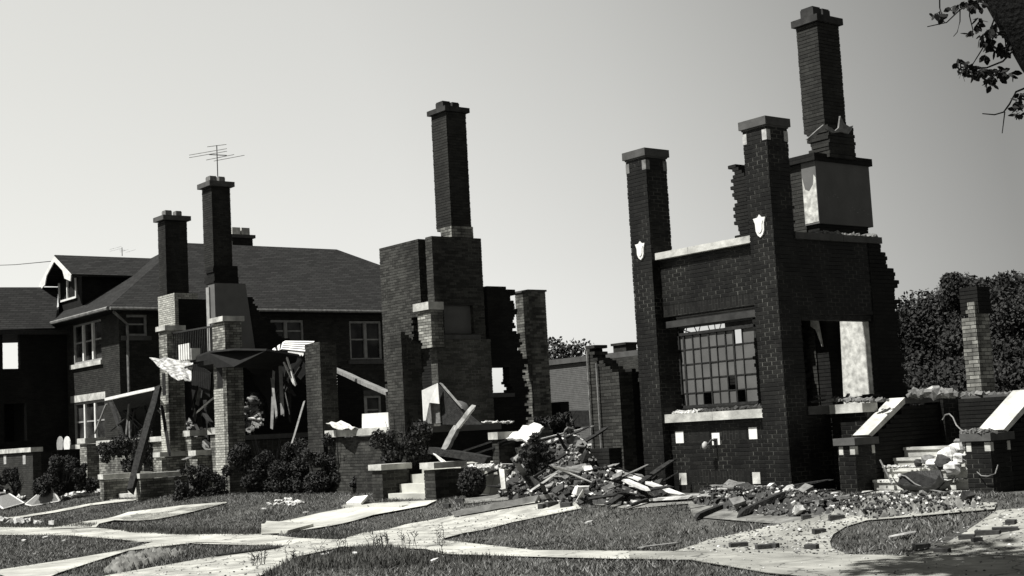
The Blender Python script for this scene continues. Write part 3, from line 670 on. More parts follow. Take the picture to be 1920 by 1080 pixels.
# capped pier left of the chimney
pa, pb = PY(780, 578, y0b-.3)[0], PY(807, 578, y0b-.3)[0]; zc_ = PY(790, 583, y0b-.3)[2]; zlow = PY(790, 655, y0b-.3)[2]
build('corbelled_pier', masonry(MB(), 'x', pa+.03, pb-.03, y0b-.28, y0b+.1, zlow, zc_, mask=lambda x, z: x > pa+(pb-pa)*max(0, (4.4-z)/.9)*.8, seed=46), 'brick_pale', B)
build('coping', MB().box(pa-.06, pb, y0b-.36, y0b+.12, zc_, zc_+.2), 'stone', B)
# steel strip / pipe at left of the chimney
build('drain_pipe', MB().tube([(cx0-.25, YB+.05, 7.0), (cx0-.25, YB+.05, 5.6), (cx0-.22, YB+.05, 3.0), (cx0-.22, YB+.05, 1.5)], .05, 7), 'metal_grey', B)
build('charred_wall', masonry(MB(), 'x', PY(735, 700, YB+.1)[0], XB-.3, YB+.2, YB+.4, .3, 4.6, mask=lambda x, z: z < 4.4-.9*abs(math.sin(x*2.1)), seed=48), 'brick_char_shade', B)
# porch floor slab and its dark base
fy = PX(940, 797, -28.9)[1]
build('porch_floor', MB().box(-32.7, -28.9, Y0+.6, fy, 1.88, 2.03), 'plaster_dim', B)
build('porch_base', masonry(MB(), 'y', Y0+.6, fy-.1, -29.2, -28.95, .3, 1.85, seed=49), 'brick_char_shade', B)
bg_ = thing('brick_pillar', 'square brick pillar with a flat top behind the middle chimney, standing alone', 'pillar', (-30.3, 24.2, .45), 'lone standing pillars')
gx0, gx1 = PY(968, 600, 24.2)[0], PY(993, 600, 24.2)[0]; gy1 = PX(1023, 560, gx1)[1]; gz = PY(980, 548, 24.2)[2]
build('shaft', masonry(MB(), 'x', gx0, gx1, 24.2, gy1, .3, gz, seed=50, jit=.001), 'brick_mottled', bg_)
build('pillar_cap', MB().box(gx0-.03, gx1+.03, 24.17, gy1+.03, gz, gz+.05), 'stone_dark', bg_)
# B entrance steps
BS = thing('concrete_steps', 'white concrete steps between low brick cheek piers with white slab caps', 'stairs', (-26.5, 18, .3), 'entrance steps')
YBS = 17.7
def stp(px0, px1, pyb, capy, pxr):
    xa, xb = PY(px0, 900, YBS)[0], PY(px1, 900, YBS)[0]; ztp = PY(px0, capy, YBS)[2]; yb_ = PX(pxr, capy, xb)[1]
    p = build('cheek_pier', masonry(MB(), 'x', xa+.03, xb-.02, YBS, yb_-.05, .15, ztp-.02, seed=px0), 'brick_mid', BS)
    build('pier_cap', MB().box(xa-.04, xb+.04, YBS-.06, yb_, ztp-.0, ztp+.13), 'stone', p); return xa, xb, yb_, ztp
A1 = stp(697, 718, 935, 882, 771); A2 = stp(794, 817, 935, 879, 874)
for k in range(4):
    z_ = .33+.2*k; y_ = YBS+.12+.32*k
    build('step', MB().box(A1[1]+.01, A2[0]-.0, y_, y_+.7 if k < 3 else y_+2, z_-.3, z_+.2), 'concrete', BS)
build('landing', MB().box(A1[0]-.1, A2[1]-.25, YBS-.75, YBS+.13, .12, .335), 'concrete', BS)

# ================================================================ HOUSE A
A = thing('ruined_brick_house', 'leftmost ruin with pale brick porch piers, iron balcony railing and collapsed timber', 'house', (-41, 20, .45))
def apier(px0, px1, zt_, zb_, x_ov=None):
    xa, xb = (x_ov or (PY(px0, 700, Y0)[0], PY(px1, 700, Y0)[0]))
    p = build('porch_pier', masonry(MB(), 'x', xa, xb, Y0, Y0+.55, zb_, zt_, seed=px0), 'brick_pale', A)
    build('pier_cap', MB().box(xa-.08, xb+.05, Y0-.08, Y0+.63, zt_, zt_+.15), 'stone', p)
    build('cream_facing', masonry(MB(), 'x', xa-.006, xb-.2, Y0-.01, Y0+.3, zb_, 3.525, seed=px1), 'brick_white', p)
    # soot-black recess panel
    build('recess', MB().box(xa+(xb-xa)*.28, xa+(xb-xa)*.7, Y0-.006, Y0+.01, 3.55, 4.25), 'void', p)
    return xa, xb
p1 = apier(299, 321, 5.6, .3, (-42.95, -42.35)); p2 = apier(402, 432, 5.5, .3, (-39.1, -38.28))
# balcony rail
mb = MB(); mb.beam((p1[1], Y0+.2, 5.5), (p2[0], Y0+.2, 5.45), .05); mb.beam((p1[1], Y0+.2, 4.62), (p2[0], Y0+.2, 4.6), .05)
for i in range(26):
    x_ = p1[1]+(p2[0]-p1[1])*(i+.5)/26; mb.beam((x_, Y0+.2, 4.62), (x_, Y0+.2, 5.48), .022)
build('balcony_railing', mb, 'metal_dark', A)
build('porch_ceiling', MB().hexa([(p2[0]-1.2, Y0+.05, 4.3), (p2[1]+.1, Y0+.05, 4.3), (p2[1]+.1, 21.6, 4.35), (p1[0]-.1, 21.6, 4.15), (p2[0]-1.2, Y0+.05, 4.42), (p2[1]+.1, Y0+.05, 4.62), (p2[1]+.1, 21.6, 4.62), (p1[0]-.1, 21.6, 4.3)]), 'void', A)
# low front wall
la = PY(180, 828, Y0)[0]
build('low_wall', masonry(MB(), 'x', la, p1[0], Y0+.1, Y0+.35, .3, 2.1, seed=60), 'brick_pale', A)
build('coping', coping(MB(), la, p1[0], Y0+.0, Y0+.45, 2.1, 2.26, 9, 1.6), 'stone', A)
q = PY(190, 848, Y0+.1); build('wall_tile', MB().box(q[0]-.15, q[0]+.1, Y0+.09, Y0+.12, q[2]-.2, q[2]+.2), 'tile', A)
ea = PY(160, 830, Y0)[0]; eb = PY(173, 830, Y0)[0]
p = build('end_pier', masonry(MB(), 'x', ea, eb, Y0-.2, Y0+.45, .3, 2.2, seed=61), 'brick_pale', A); build('pier_cap', MB().box(ea-.06, eb+.06, Y0-.28, Y0+.5, 2.2, 2.38), 'stone', p)
# small pier between (350,815)
q0, q1 = PY(347, 822, 19.3)[0], PY(358, 822, 19.3)[0]
p = build('stub_pier', masonry(MB(), 'x', q0, q1, 19.3, 19.8, .3, 2.2, seed=62), 'brick_pale', A); build('pier_cap', MB().box(q0-.05, q1+.05, 19.24, 19.85, 2.2, 2.38), 'stone', p)
q0, q1 = PY(394, 815, 19.1)[0], p2[0]
p = build('stub_pier', masonry(MB(), 'x', q0, q1-.01, 19.1, 19.5, .3, 2.2, seed=63), 'brick_pale', A); build('pier_cap', MB().box(q0-.05, q1-.02, 19.04, 19.55, 2.2, 2.4), 'stone', p)
# right side low wall
XA = -38.3
build('low_wall', masonry(MB(), 'y', Y0+.55, 22.0, XA-.3, XA, .3, 1.98, seed=64), 'brick_house', A)  # side wall darker than the pale front: shade put into its brick colour
build('coping', coping(MB(), XA-.34, XA+.05, Y0+.56, 22.0, 1.98, 2.12, 4, 1.5, ax='y'), 'stone_dark', A)
# charred side wall with a hole burnt through
XH = -39.6
hc = PX(476, 775, XH); hr_y = abs(PX(500, 775, XH)[1]-PX(452, 775, XH)[1])/2
def hmask(y, z):
    if ((y-hc[1])/hr_y)**2+((z-hc[2])/.62)**2 < 1+.3*math.sin(z*9+y*5): return False
    return z < PX(470, 650, XH)[2]+(.0 if y < 22.3 else -.5*(y-22.3))
build('charred_side_wall', masonry(MB(), 'y', 19.9, 24.5, XH-.3, XH, .3, 4.6, mask=hmask, seed=65), 'brick_char_shade', A)
# plastered chimney base and the two chimneys
def chimney(px0, pxc, px1, py, Yc, zbase, label, brk='brick_stack', hpot=.2):
    xa, xb = PY(px0, py, Yc)[0], PY(pxc, py, Yc)[0]; yb_ = PX(px1, py, xb)[1]; zt_ = PY(pxc, py, Yc)[2]
    c = thing('chimney', label, 'chimney', (xb, Yc, .45), 'freestanding chimneys')
    build('stack', masonry(MB(), 'x', xa, xb, Yc, yb_, zbase, zt_-.1, seed=px0), brk, c)
    build('stack_cap', MB().box(xa-.12, xb+.12, Yc-.12, yb_+.12, zt_-.1, zt_+.07), 'stone_dark', c)
    pots(c, xa, xb, Yc, yb_, zt_+.07, hpot, 'rub_mid'); return c, xa, xb, yb_, zt_
c1, ax0, ax1, ay1, az1 = chimney(295, 309, 350, 407, 22.0, 7.5, 'sooty chimney on a cream brick base, left of the chimney with the aerial')
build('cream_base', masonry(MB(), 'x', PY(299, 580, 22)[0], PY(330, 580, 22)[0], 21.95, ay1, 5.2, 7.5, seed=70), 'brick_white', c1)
build('shaded_flank', masonry(MB(), 'y', 22.1, ay1+1.2, PY(330, 580, 22)[0]-.2, PY(330, 580, 22)[0]+.02, 5.2, 7.3, seed=71), 'brick_char_shade', c1)
c2, bx0, bx1, by1, bz1 = chimney(378, 396, 431, 343, 21.5, 7.9, 'sooty chimney carrying a television aerial above a plastered base')
nz0, nz1 = PY(388, 535, 21.5)[2], PY(388, 488, 21.5)[2]
build('stack_neck', masonry(MB(), 'x', bx0-.1, bx1+.1, 21.45, by1+.15, nz0, 7.95, mask=lambda x, z: x > bx0+.3*abs(math.sin(z*5)), seed=72, jit=.03), 'brick_char_shade', c2)
py0 = PX(390, 535, bx1)[1]; yE = PX(458, 540, bx1)[1]; yE2 = PX(470, 590, bx1)[1]
build('plaster_base', MB().hexa([(bx0+.35, 21.45, 4.9), (bx1+.1, 21.45, 4.9), (bx1+.1, yE2+.1, 4.9), (bx0+.35, yE2+.1, 4.9), (bx0+.35, 21.45, nz0), (bx1+.1, 21.45, nz0), (bx1+.1, yE, nz0), (bx0+.35, yE, nz0)]), 'plaster_dim', c2)
build('base_edge', MB().box(bx0+.28, bx0+.5, 21.4, 21.44, 5.0, nz0-.1), 'trim_dim', c2)
build('burnt_wall', masonry(MB(), 'y', yE-.1, yE2+1.9, bx1-.25, bx1+.05, 3.9, nz0-.3, mask=lambda y, z: z < nz0-.4-(y-yE)*1.0-.15*math.sin(y*9), seed=73), 'brick_char_shade', c2)
# A steps
AS = thing('concrete_steps', 'old steps with three low brick side piers and a timber fallen across them', 'stairs', (-42.5, 17.6, .3), 'entrance steps')
YQ = 17.3
xa0, xa1 = PY(187, 900, YQ)[0], PY(195, 900, YQ)[0]; xb0, xb1 = PY(254, 900, YQ)[0], PY(264, 900, YQ)[0]
for (u_, v_), yb_ in (((xa0, xa1), 18.9), ((xb0, xb1), 19.6)):
    p = build('cheek_pier', masonry(MB(), 'x', u_+.02, v_-.02, YQ, yb_, .1, 1.0, seed=int(-u_*3)), 'brick_pale', AS)
    build('pier_cap', coping(MB(), u_-.04, v_+.04, YQ-.05, yb_+.03, 1.0, 1.15, 2, 1.3, ax='y'), 'stone', p)
for k in range(4):
    build('step', MB().box(xa1+.01, xb0-.01, YQ+.15+.3*k, YQ+.6+.3*k, 0.05, .36+.16*k), 'stone', AS)
for px in (296, 363):
    q0, q1 = PY(px-1, 870, 18.7)[0], PY(px+10, 870, 18.7)[0]
    p = build('cheek_pier', masonry(MB(), 'x', q0+.05, q1, 18.65, 18.95+.9, .3, 1.6, seed=px), 'brick_pale', AS); build('pier_cap', MB().box(q0-.05, q1+.05, 18.58, 19.9, 1.6, 1.75), 'stone', p)
for k in range(3): build('step', MB().box(PY(308, 870, 18.7)[0], PY(362, 870, 18.7)[0], 18.8+.3*k, 19.8+.1*k, .5, 1.0+.18*k), 'stone_dark', AS)

# ================================================================ INTACT HOUSE
H = thing('intact_brick_house', 'undamaged brown brick house with big shingled hip roof and dormer at left', 'house', (-56, 27, .45))
HX, HY = -51.0, 20.95; HX0 = -60.6; HYe = 38.0; ez = 7.15
def wrect(kind, px0, py0, px1, py1):
    f_ = (lambda a, b: PY(a, b, HY)) if kind == 'f' else (lambda a, b: PX(a, b, HX))
    i = 0 if kind == 'f' else 1
    a = f_(px0, (py0+py1)/2)[i]; b = f_(px1, (py0+py1)/2)[i]; m_ = (px0+px1)/2
    return (a, b, f_(m_, py1)[2], f_(m_, py0)[2])
FW = [wrect('f', 136, 603, 190, 683), wrect('f', 138, 752, 196, 832)]
FW = [(-55.9, -53.2, 5.5, 7.0), (-55.85, -52.95, 2.35, 4.0)]
FW = [wrect('f', 136, 603, 190, 680), wrect('f', 138, 752, 196, 832)]
SW = [wrect('s', 503, 600, 570, 645), wrect('s', 656, 602, 716, 675), wrect('s', 658, 742, 716, 800), wrect('s', 232, 590, 276, 630)]
wm = masonry(MB(), 'x', HX0, HX, HY, HY+.3, .3, 7.2, holes=FW, seed=80)
build('front_wall', wm, 'brick_house', H)
build('side_wall', masonry(MB(), 'y', HY+.3, HYe, HX-.3, HX, .3, 7.2, holes=SW, seed=81), 'brick_house', H)
build('back_wall', MB().box(HX0, HX, HYe-.3, HYe-.02, .3, 7.2), 'brick_house', H)
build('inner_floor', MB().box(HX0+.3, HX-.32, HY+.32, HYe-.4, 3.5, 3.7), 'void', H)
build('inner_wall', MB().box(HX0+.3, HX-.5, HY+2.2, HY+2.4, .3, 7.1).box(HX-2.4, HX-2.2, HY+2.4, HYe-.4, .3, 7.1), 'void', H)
def window(parent, kind, r_, n, trim='trim_dim', meet=True):
    a, b, z0, z1 = r_
    def bx(mb, u0_, u1_, d0, d1, za, zb_):
        if kind == 'f': mb.box(u0_, u1_, HY+d0, HY+d1, za, zb_)
        else: mb.box(HX-d1, HX-d0, u0_, u1_, za, zb_)
    fr_ = MB(); t = .09
    bx(fr_, a, a+t, .05, .16, z0, z1); bx(fr_, b-t, b, .05, .16, z0, z1); bx(fr_, a+t, b-t, .05, .16, z1-t, z1); bx(fr_, a+t, b-t, .05, .16, z0, z0+t)
    wn_ = build('window', fr_, trim, parent)
    ml = MB()
    for i in range(1, n):
        c = a+(b-a)*i/n; bx(ml, c-.07, c+.07, .04, .17, z0+t, z1-t)
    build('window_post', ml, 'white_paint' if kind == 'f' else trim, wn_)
    gl = MB(); bars = MB()
    for i in range(n):
        u_, v_ = a+(b-a)*i/n+.08, a+(b-a)*(i+1)/n-.08; zm = (z0+z1)/2+.05
        bx(gl, u_, v_, .12, .13, z0+t, z1-t); bx(bars, u_, v_, .1, .15, zm-.03, zm+.03)
    build('pane', gl, 'glass', wn_); build('meeting_rail', bars, trim, wn_)
    sl_ = MB(); bx(sl_, a-.12, b+.12, -.1, .05, z0-.17, z0-.0); build('window_sill', sl_, 'stone' if kind == 'f' else 'stone_dark', wn_)  # side sills darker than front ones: shade put into their colour
    return wn_
window(H, 'f', FW[0], 3); window(H, 'f', FW[1], 3)
window(H, 's', SW[0], 2); window(H, 's', SW[1], 2); window(H, 's', SW[2], 2); window(H, 's', SW[3], 1)
build('lintel', MB().box(FW[1][0]-.2, FW[1][1]+.2, HY-.03, HY+.1, FW[1][3]+.01, FW[1][3]+.28), 'stone', H)
build('lintel', MB().box(HX-.1, HX+.03, SW[2][0]-.1, SW[2][1]+.1, SW[2][3]+.01, SW[2][3]+.22), 'stone_dark', H)  # side lintel likewise carries its shade in the colour
# roof
c0 = np.array([-50.25, 20.3, 7.2]); rX = -55.8; rz = 10.55; rY0, rY1 = 25.75, 33.4; eX0 = -61.4; eY1 = 38.9
mb = MB(); E0 = [(c0[0], c0[1], 7.2), (c0[0], eY1, 7.2), (eX0, eY1, 7.2), (eX0, c0[1], 7.2)]; R0 = (rX, rY0, rz); R1 = (rX, rY1, rz)
t = .14
lo = [(p[0], p[1], p[2]-t) for p in E0]
mb.add(E0+lo+[R0, R1], [(3, 0, 8), (0, 1, 9, 8), (1, 2, 9), (2, 3, 8, 9), (0, 4, 5, 1), (0, 3, 7, 4), (3, 2, 6, 7), (2, 1, 5, 6), (4, 7, 6, 5)])
roof = build('roof', mb, 'shingle', H)
build('gutter', MB().tube([(c0[0]+.06, c0[1], 7.12), (c0[0]+.06, 33, 7.12)], .07).tube([(c0[0], c0[1]-.06, 7.12), (-57, c0[1]-.06, 7.12)], .07), 'metal_grey', roof)
build('downspout', MB().tube([(c0[0]-.1, c0[1]+.2, 7.0), (HX+.07, HY+.3, 6.6), (HX+.07, HY+.3, .5)], .055), 'metal_grey', H)
# vent and far chimney
q = PX(592, 548, -53); build('roof_vent', MB().tube([(q[0], q[1], q[2]-.6), (q[0], q[1], q[2]+.15)], .07), 'metal_grey', roof)
xx = -58.5; a = PX(436, 455, xx); b = PX(474, 455, xx); zc2 = PX(450, 446, xx)[2]
hc_ = build('chimney', masonry(MB(), 'x', xx-.8, xx, a[1], b[1], 8.5, zc2, seed=90), 'brick_stack', H); build('chimney_cap', MB().box(xx-.9, xx+.1, a[1]-.1, b[1]+.1, zc2, zc2+.15), 'stone_dark', hc_)
for f_ in (.25, .72):
    y_ = a[1]+(b[1]-a[1])*f_; build('chimney_pot', MB().box(xx-.5, xx-.1, y_-.2, y_+.2, zc2+.15, zc2+.5), 'stone', hc_)
# dormer on the front slope
YD = 21.15
dl, dr = PY(118, 520, YD)[0], PY(150, 520, YD)[0]; dzt = PY(130, 518, YD)[2]; dzb = PY(130, 566, YD)[2]
apx = PY(107, 478, YD-.5); elx = PY(75, 525, YD-.5); erx = PY(152, 512, YD-.5)
cxm = (elx[0]+erx[0])/2; hw = (erx[0]-elx[0])/2; za_ = apx[2]; ze_ = (elx[2]+erx[2])/2
cxm = apx[0]; hw = 1.8; ze_ = za_-1.0
dm = build('dormer', MB().box(cxm-1.3, cxm+1.3, YD, YD+.2, 7.6, ze_+.1).box(cxm-.8, cxm+.8, YD, YD+.2, ze_+.1, ze_+.5).box(cxm+1.1, cxm+1.3, YD+.2, 25, 7.6, ze_+.1).box(cxm-1.3, cxm-1.1, YD+.2, 25, 7.6, ze_+.1), 'brick_char_shade', roof)
mb = MB(); y_a, y_b = YD-.6, 26.0
for s_ in (-1, 1):
    p = [(cxm, y_a, za_), (cxm, y_b, za_), (cxm+s_*hw, y_b, ze_), (cxm+s_*hw, y_a, ze_)]
    if s_ > 0: p = p[::-1]
    mb.slab(p, -.1 if False else .1, (0.0+s_*.6, 0, .8))
build('dormer_roof', mb, 'shingle', roof)
mb = MB()
mb.slab([(cxm, y_a-.03, za_-.06), (cxm+hw+.02, y_a-.03, ze_-.02), (cxm+hw-.05, y_a-.03, ze_-.28), (cxm+hw*.62, y_a-.03, ze_-.1), (cxm+hw*.5, y_a-.03, ze_+.25), (cxm, y_a-.03, za_-.28), (cxm-hw*.5, y_a-.03, ze_+.25), (cxm-hw*.62, y_a-.03, ze_-.1), (cxm-hw+.05, y_a-.03, ze_-.28), (cxm-hw-.02, y_a-.03, ze_-.02)], .04, (0, -1, 0))
build('bargeboard', mb, 'white_paint', roof)
w0, w1 = PY(112, 543, YD)[0], PY(145, 543, YD)[0]; z0_, z1_ = PY(128, 560, YD)[2], PY(128, 526, YD)[2]
mb = MB(); yq = YD-.04
for a in (w0, (w0+w1)/2-.04, w1-.08): mb.box(a, a+.08, yq-.03, yq+.03, z0_, z1_)
mb.box(w0, w1, yq-.03, yq+.03, z0_-.08, z0_)
dw = build('dormer_window', mb, 'white_paint', roof)
# porch at the left
PXr = -56.35
ph = [(PX(5, 650, PXr)[1], PX(38, 650, PXr)[1], PX(20, 690, PXr)[2], PX(20, 620, PXr)[2]), (PX(8, 780, PXr)[1], PX(50, 780, PXr)[1], 2.5, 4.0)]
build('porch_side_wall', masonry(MB(), 'y', 17.6, HY, PXr-.3, PXr, .3, 6.75, holes=ph, seed=95), 'brick_char_shade', H)  # not burnt: darker brick puts the shade of this side into colour
build('porch_roof', MB().add([(PXr+.5, 17.2, 6.8), (PXr+.5, PX(103, 597, PXr+.5)[1], 6.9), (-63, 21.2, 6.9), (-63, 17.2, 6.8), (-58, 18.85, 8.75), (-58, 21.26, 8.8), (-62, 19, 8.7)], [(0, 1, 5, 4), (3, 0, 4, 6), (0, 3, 2, 1), (4, 5, 6), (2, 3, 6, 5)]), 'shingle', H)
build('porch_rear_wall', MB().box(-63.2, -60.62, HY, HY+.2, .3, 4.4), 'brick_char_shade', H)
build('porch_back_wall', masonry(MB(), 'y', 17.6, HY, -63.2, -62.9, .3, 4.4, seed=98), 'brick_char_shade', H)
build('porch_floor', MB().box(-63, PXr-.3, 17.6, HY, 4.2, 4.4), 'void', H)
build('porch_fascia', MB().box(-63, PXr+.52, 17.14, 17.2, 6.62, 6.8).box(PXr+.46, PXr+.52, 17.2, HY, 6.64, 6.82), 'metal_dark', H)
# its low terrace wall
YT = 17.6; tx = PY(77, 840, YT)[0]
build('terrace_wall', masonry(MB(), 'x', -60, tx, YT-.3, YT, .1, 2.0, seed=96), 'brick_house', H)
build('terrace_wall', masonry(MB(), 'y', YT, 19.8, tx-.3, tx, .1, 2.0, seed=97), 'brick_char_shade', H)  # shaded return of the same wall, shade put into a darker brick
build('coping', coping(MB(), -60, tx+.05, YT-.38, YT+.05, 2.0, 2.16, 3, 1.6), 'stone', H)
for px in (10, 46):
    q = PY(px, 862, YT-.3); build('wall_tile', MB().box(q[0]-.14, q[0]+.14, YT-.315, YT-.28, q[2]-.16, q[2]+.16), 'tile_mid', H)
for px in (112, 125):
    q = PY(px, 834, 19.5)
    tag(build('oval_headboard', MB().slab([(q[0]+.33*math.cos(t_), 19.5+.0, q[2]+.0+.32*math.sin(t_)) for t_ in np.linspace(0, 2*math.pi, 16)[:-1]], .04, (0, -1, 0)), 'white_paint' if px > 115 else 'trim_dim'),
        'bright white oval board leaning on the porch wall' if px > 115 else 'grey oval board left of the white oval board', 'board')
# aerials and wire
def aerial(base, H_, sc, label, n=3, two=True):
    o = thing('television_aerial', label, 'aerial', base)
    b = Vector(base); mb = MB().tube([b, b+Vector((0, 0, H_))], .035*max(sc, .5), 5); build('mast', mb, 'metal_dark', o)
    mb = MB(); mb.beam(b+Vector((-.35*sc, -.4*sc, H_*.72)), b+Vector((.4*sc, .5*sc, H_*.66)), .05*sc); build('boom', mb, 'metal_dark', o)
    mb = MB(); k = sc
    for (off, ln, hh) in ((-.3, 1.35, .70), (.1, 1.0, .62), (.4, 1.1, .6)):
        for dz in ((0, .09) if off == -.3 else (0,)):
            mb.tube([b+Vector((-ln*k*.75+off*k*.5, -ln*k*.65+off, H_*hh-.05+dz)), b+Vector((ln*k*.75+off*k*.5, ln*k*.65+off, H_*hh+.05+dz))], .022*k, 4)
    if two: mb.tube([b+Vector((-.5*k, -.45*k, H_*.98)), b+Vector((.5*k, .45*k, H_*1.0))], .022*k, 4)
    build('element', mb, 'metal_grey', o); return o
aerial((bx1-.3, 21.9, bz1+.3), 1.1, .52, 'television aerial on the second chimney from the left')
q = PY(229, 476, 26); aerial((q[0], 26, q[2]-.1), .4, .22, 'small aerial poking above the dormer roof', two=False)
a = PY(-20, 498, 30); b = PY(95, 490, 24)
tag(build('overhead_wire', MB().tube([tuple(a), tuple((a+b)/2-np.array([0, 0, .05])), tuple(b)], .02, 4), 'metal_dark'), 'thin overhead wire running in from the left edge to the dormer', 'wire')

# ================================================================ awnings, boards, sheets
def px_slab(name, pts, t, mat, label, cat, group=None, fold=None):
    """pts: (px,py,Y) corners"""
    P = [PY(a, b, c) for a, b, c in pts]; mb = MB().slab([tuple(p) for p in P], t)
    return tag(build(name, mb, mat), label, cat, group)
def rough_board(a, b, w_, h_, seed=0, up=(0, 0, 1), n=6):
    """a timber with slightly wandering faces and broken ends"""
    rd = random.Random(seed); a = Vector(a); b = Vector(b); mb = MB(); prev = None; d = b-a
    r = d.cross(Vector(up)).normalized(); q = r.cross(d).normalized(); ring = []
    for i in range(n+1):
        t = i/n; c = a+d*t+r*rd.uniform(-.06, .06)*min(w_, .2)+q*(rd.uniform(-.06, .06)*min(h_, .2))
        k = 1 if 0 < i < n else rd.uniform(.8, .97)
        for s1, s2 in ((-1, -1), (1, -1), (1, 1), (-1, 1)):
            mb.v.append(tuple(c+r*(s1*w_/2*k*rd.uniform(.93, 1.05))+q*(s2*h_/2*k*rd.uniform(.9, 1.05))+(d.normalized()*rd.uniform(-.08, .08) if i in (0, n) else Vector((0, 0, 0)))))
    for i in range(n):
        for j in range(4):
            j2 = (j+1) % 4; mb.f.append((i*4+j, i*4+j2, (i+1)*4+j2, (i+1)*4+j))
    mb.f.append((3, 2, 1, 0)); mb.f.append(tuple(n*4+j for j in range(4))); return mb
def board(name, p, q_, w_, h_, mat, label, cat='plank', group=None, seed=0):
    a = PY(*p); b = PY(*q_); return tag(build(name, rough_board(a, b, w_, h_, seed), mat), label, cat, group)
# striped awning: alternate pale and dark slats over a thin frame
def awning(cor, n, label, scallop=True):
    c = [PY(*p) for p in cor]     # back-left, back-right, front-right, front-left
    o = thing('metal_awning', label, 'awning', tuple(c[0]), 'striped metal awnings')
    pale = MB(); dark = MB()
    for i in range(n):
        a, b = i/n, (i+1)/n; mid = a+(b-a)*.52
        for (u_, v_), mb_, dz in (((a, mid), pale, .012), ((mid, b), dark, 0)):
            P = [c[0]+(c[3]-c[0])*u_, c[1]+(c[2]-c[1])*u_, c[1]+(c[2]-c[1])*v_, c[0]+(c[3]-c[0])*v_]
            mb_.slab([tuple(p+np.array([0, 0, dz])) for p in P], .012)
    build('pale_slat', pale, 'white_paint', o); build('dark_slat', dark, 'metal_dark', o)
    if scallop:
        mb = MB(); a, b = c[3], c[2]; k = 10
        for i in range(k):
            p = a+(b-a)*(i/k); q2 = a+(b-a)*((i+1)/k); md = (p+q2)/2-np.array([0, 0, .1])
            mb.slab([tuple(p), tuple(q2), tuple(q2-np.array([0, 0, .05])), tuple(md), tuple(p-np.array([0, 0, .05]))], .015)
        build('scalloped_edge', mb, 'white_paint', o)
    return o
awning([(535, 640, 23.0), (590, 641, 22.2), (570, 662, 20.6), (528, 657, 21.2)], 5, 'buckled striped awning with scalloped edge against the pier top')
awning([(535, 640, 23.0), (528, 656, 21.2), (516, 664, 21.3), (506, 659, 22.5)], 3, 'short return piece of the striped awning at its left end', False)
awning([(478, 685, 21.0), (474, 694, 21.0), (450, 713, 20.3), (449, 705, 20.6)], 3, 'fallen striped awning scrap beside the cream pier', False)
board('plank', (536, 664, 20.1), (553, 718, 20.2), .06, .04, 'wood_pale', 'long right strip of the pair hanging under the striped awning', seed=1)
board('plank', (529, 672, 20.1), (551, 720, 20.15), .05, .04, 'wood_pale', 'short left strip of the pair hanging under the striped awning', seed=2)
board('roof_rail', (622, 690, 21.2), (728, 738, 19.2), .16, .1, 'wood_mid', 'long grey rail sloping down between the two middle piers', seed=3)
board('plank', (636, 700, 21.2), (690, 725, 20.2), .05, .04, 'wood_mid', 'thin strip just below the long sloping rail', seed=4)
board('drain_pipe', (630, 698, 21.0), (631, 757, 20.6), .06, .06, 'white_paint', 'white bent pipe hanging from the upper end of the sloping rail', 'pipe', seed=5)
board('plank', (571, 752, 19.8), (548, 830, 18.4), .05, .04, 'wood_mid', 'thin leaning strip left of the brick pier', seed=6)
board('plank', (398, 748, 19.6), (370, 772, 19.2), .14, .05, 'wood_pale', 'white splintered board between the two cream piers', seed=7)
board('timber', (297, 728, 18.6), (244, 922, 17.0), .2, .2, 'wood_char', 'long charred timber leaning across the old steps', 'timber', seed=8)
board('timber', (303, 760, 18.7), (318, 850, 18.5), .09, .09, 'wood_char', 'thin charred stick leaning against the cream pier', 'timber', seed=9)
board('plank', (242, 755, 18.8), (236, 822, 18.7), .07, .05, 'wood_mid', 'upright grey slat above the cream porch wall', seed=10)
board('plank', (200, 757, 18.5), (178, 812, 18.5), .06, .05, 'wood_mid', 'slat leaning in front of the lower triple window', seed=11)
board('plank', (198, 749, 18.3), (294, 728, 18.6), .12, .1, 'white_paint', 'bright white edged rail of the collapsed canopy', seed=12)
px_slab('canopy_sheet', [(212, 748, 18.4), (292, 732, 18.6), (300, 770, 20.5), (232, 790, 20.8)], .05, 'wood_char', 'charred underside sheet of the collapsed canopy', 'canopy')
# crumpled metal sheet
def crumple(name, cor, nx_, ny_, amp, mat, label, cat, seed=0, thick=.015):
    rd = random.Random(seed); c = [PY(*p) for p in cor]; mb = MB(); V = []
    nrm = np.cross(c[1]-c[0], c[3]-c[0]); nrm /= np.linalg.norm(nrm)
    for j in range(ny_+1):
        for i in range(nx_+1):
            u_, v_ = i/nx_, j/ny_; p = (c[0]*(1-u_)+c[1]*u_)*(1-v_)+(c[3]*(1-u_)+c[2]*u_)*v_
            V.append(p+nrm*rd.uniform(-amp, amp)+(rd.uniform(-.3, .3)*amp))
    n = len(V); F_ = []
    for j in range(ny_):
        for i in range(nx_):
            a = j*(nx_+1)+i; F_.append((a, a+1, a+nx_+2, a+nx_+1)); F_.append((n+a, n+a+nx_+1, n+a+nx_+2, n+a+1))
    ring = [i for i in range(nx_)]+[nx_+j*(nx_+1) for j in range(ny_)]+[ny_*(nx_+1)+nx_-i for i in range(nx_)]+[(ny_-j)*(nx_+1) for j in range(ny_)]
    for k in range(len(ring)): a, b = ring[k], ring[(k+1) % len(ring)]; F_.append((a, n+a, n+b, b))
    mb.add(V+[p-nrm*thick for p in V], F_); return tag(build(name, mb, mat), label, cat)
crumple('metal_sheet', [(280, 672, 18.3), (362, 675, 19.2), (358, 715, 18.6), (330, 712, 18.0)], 8, 6, .035, 'metal_sheet', 'crumpled patchy sheet hanging over the cream pier', 'sheet', 3)
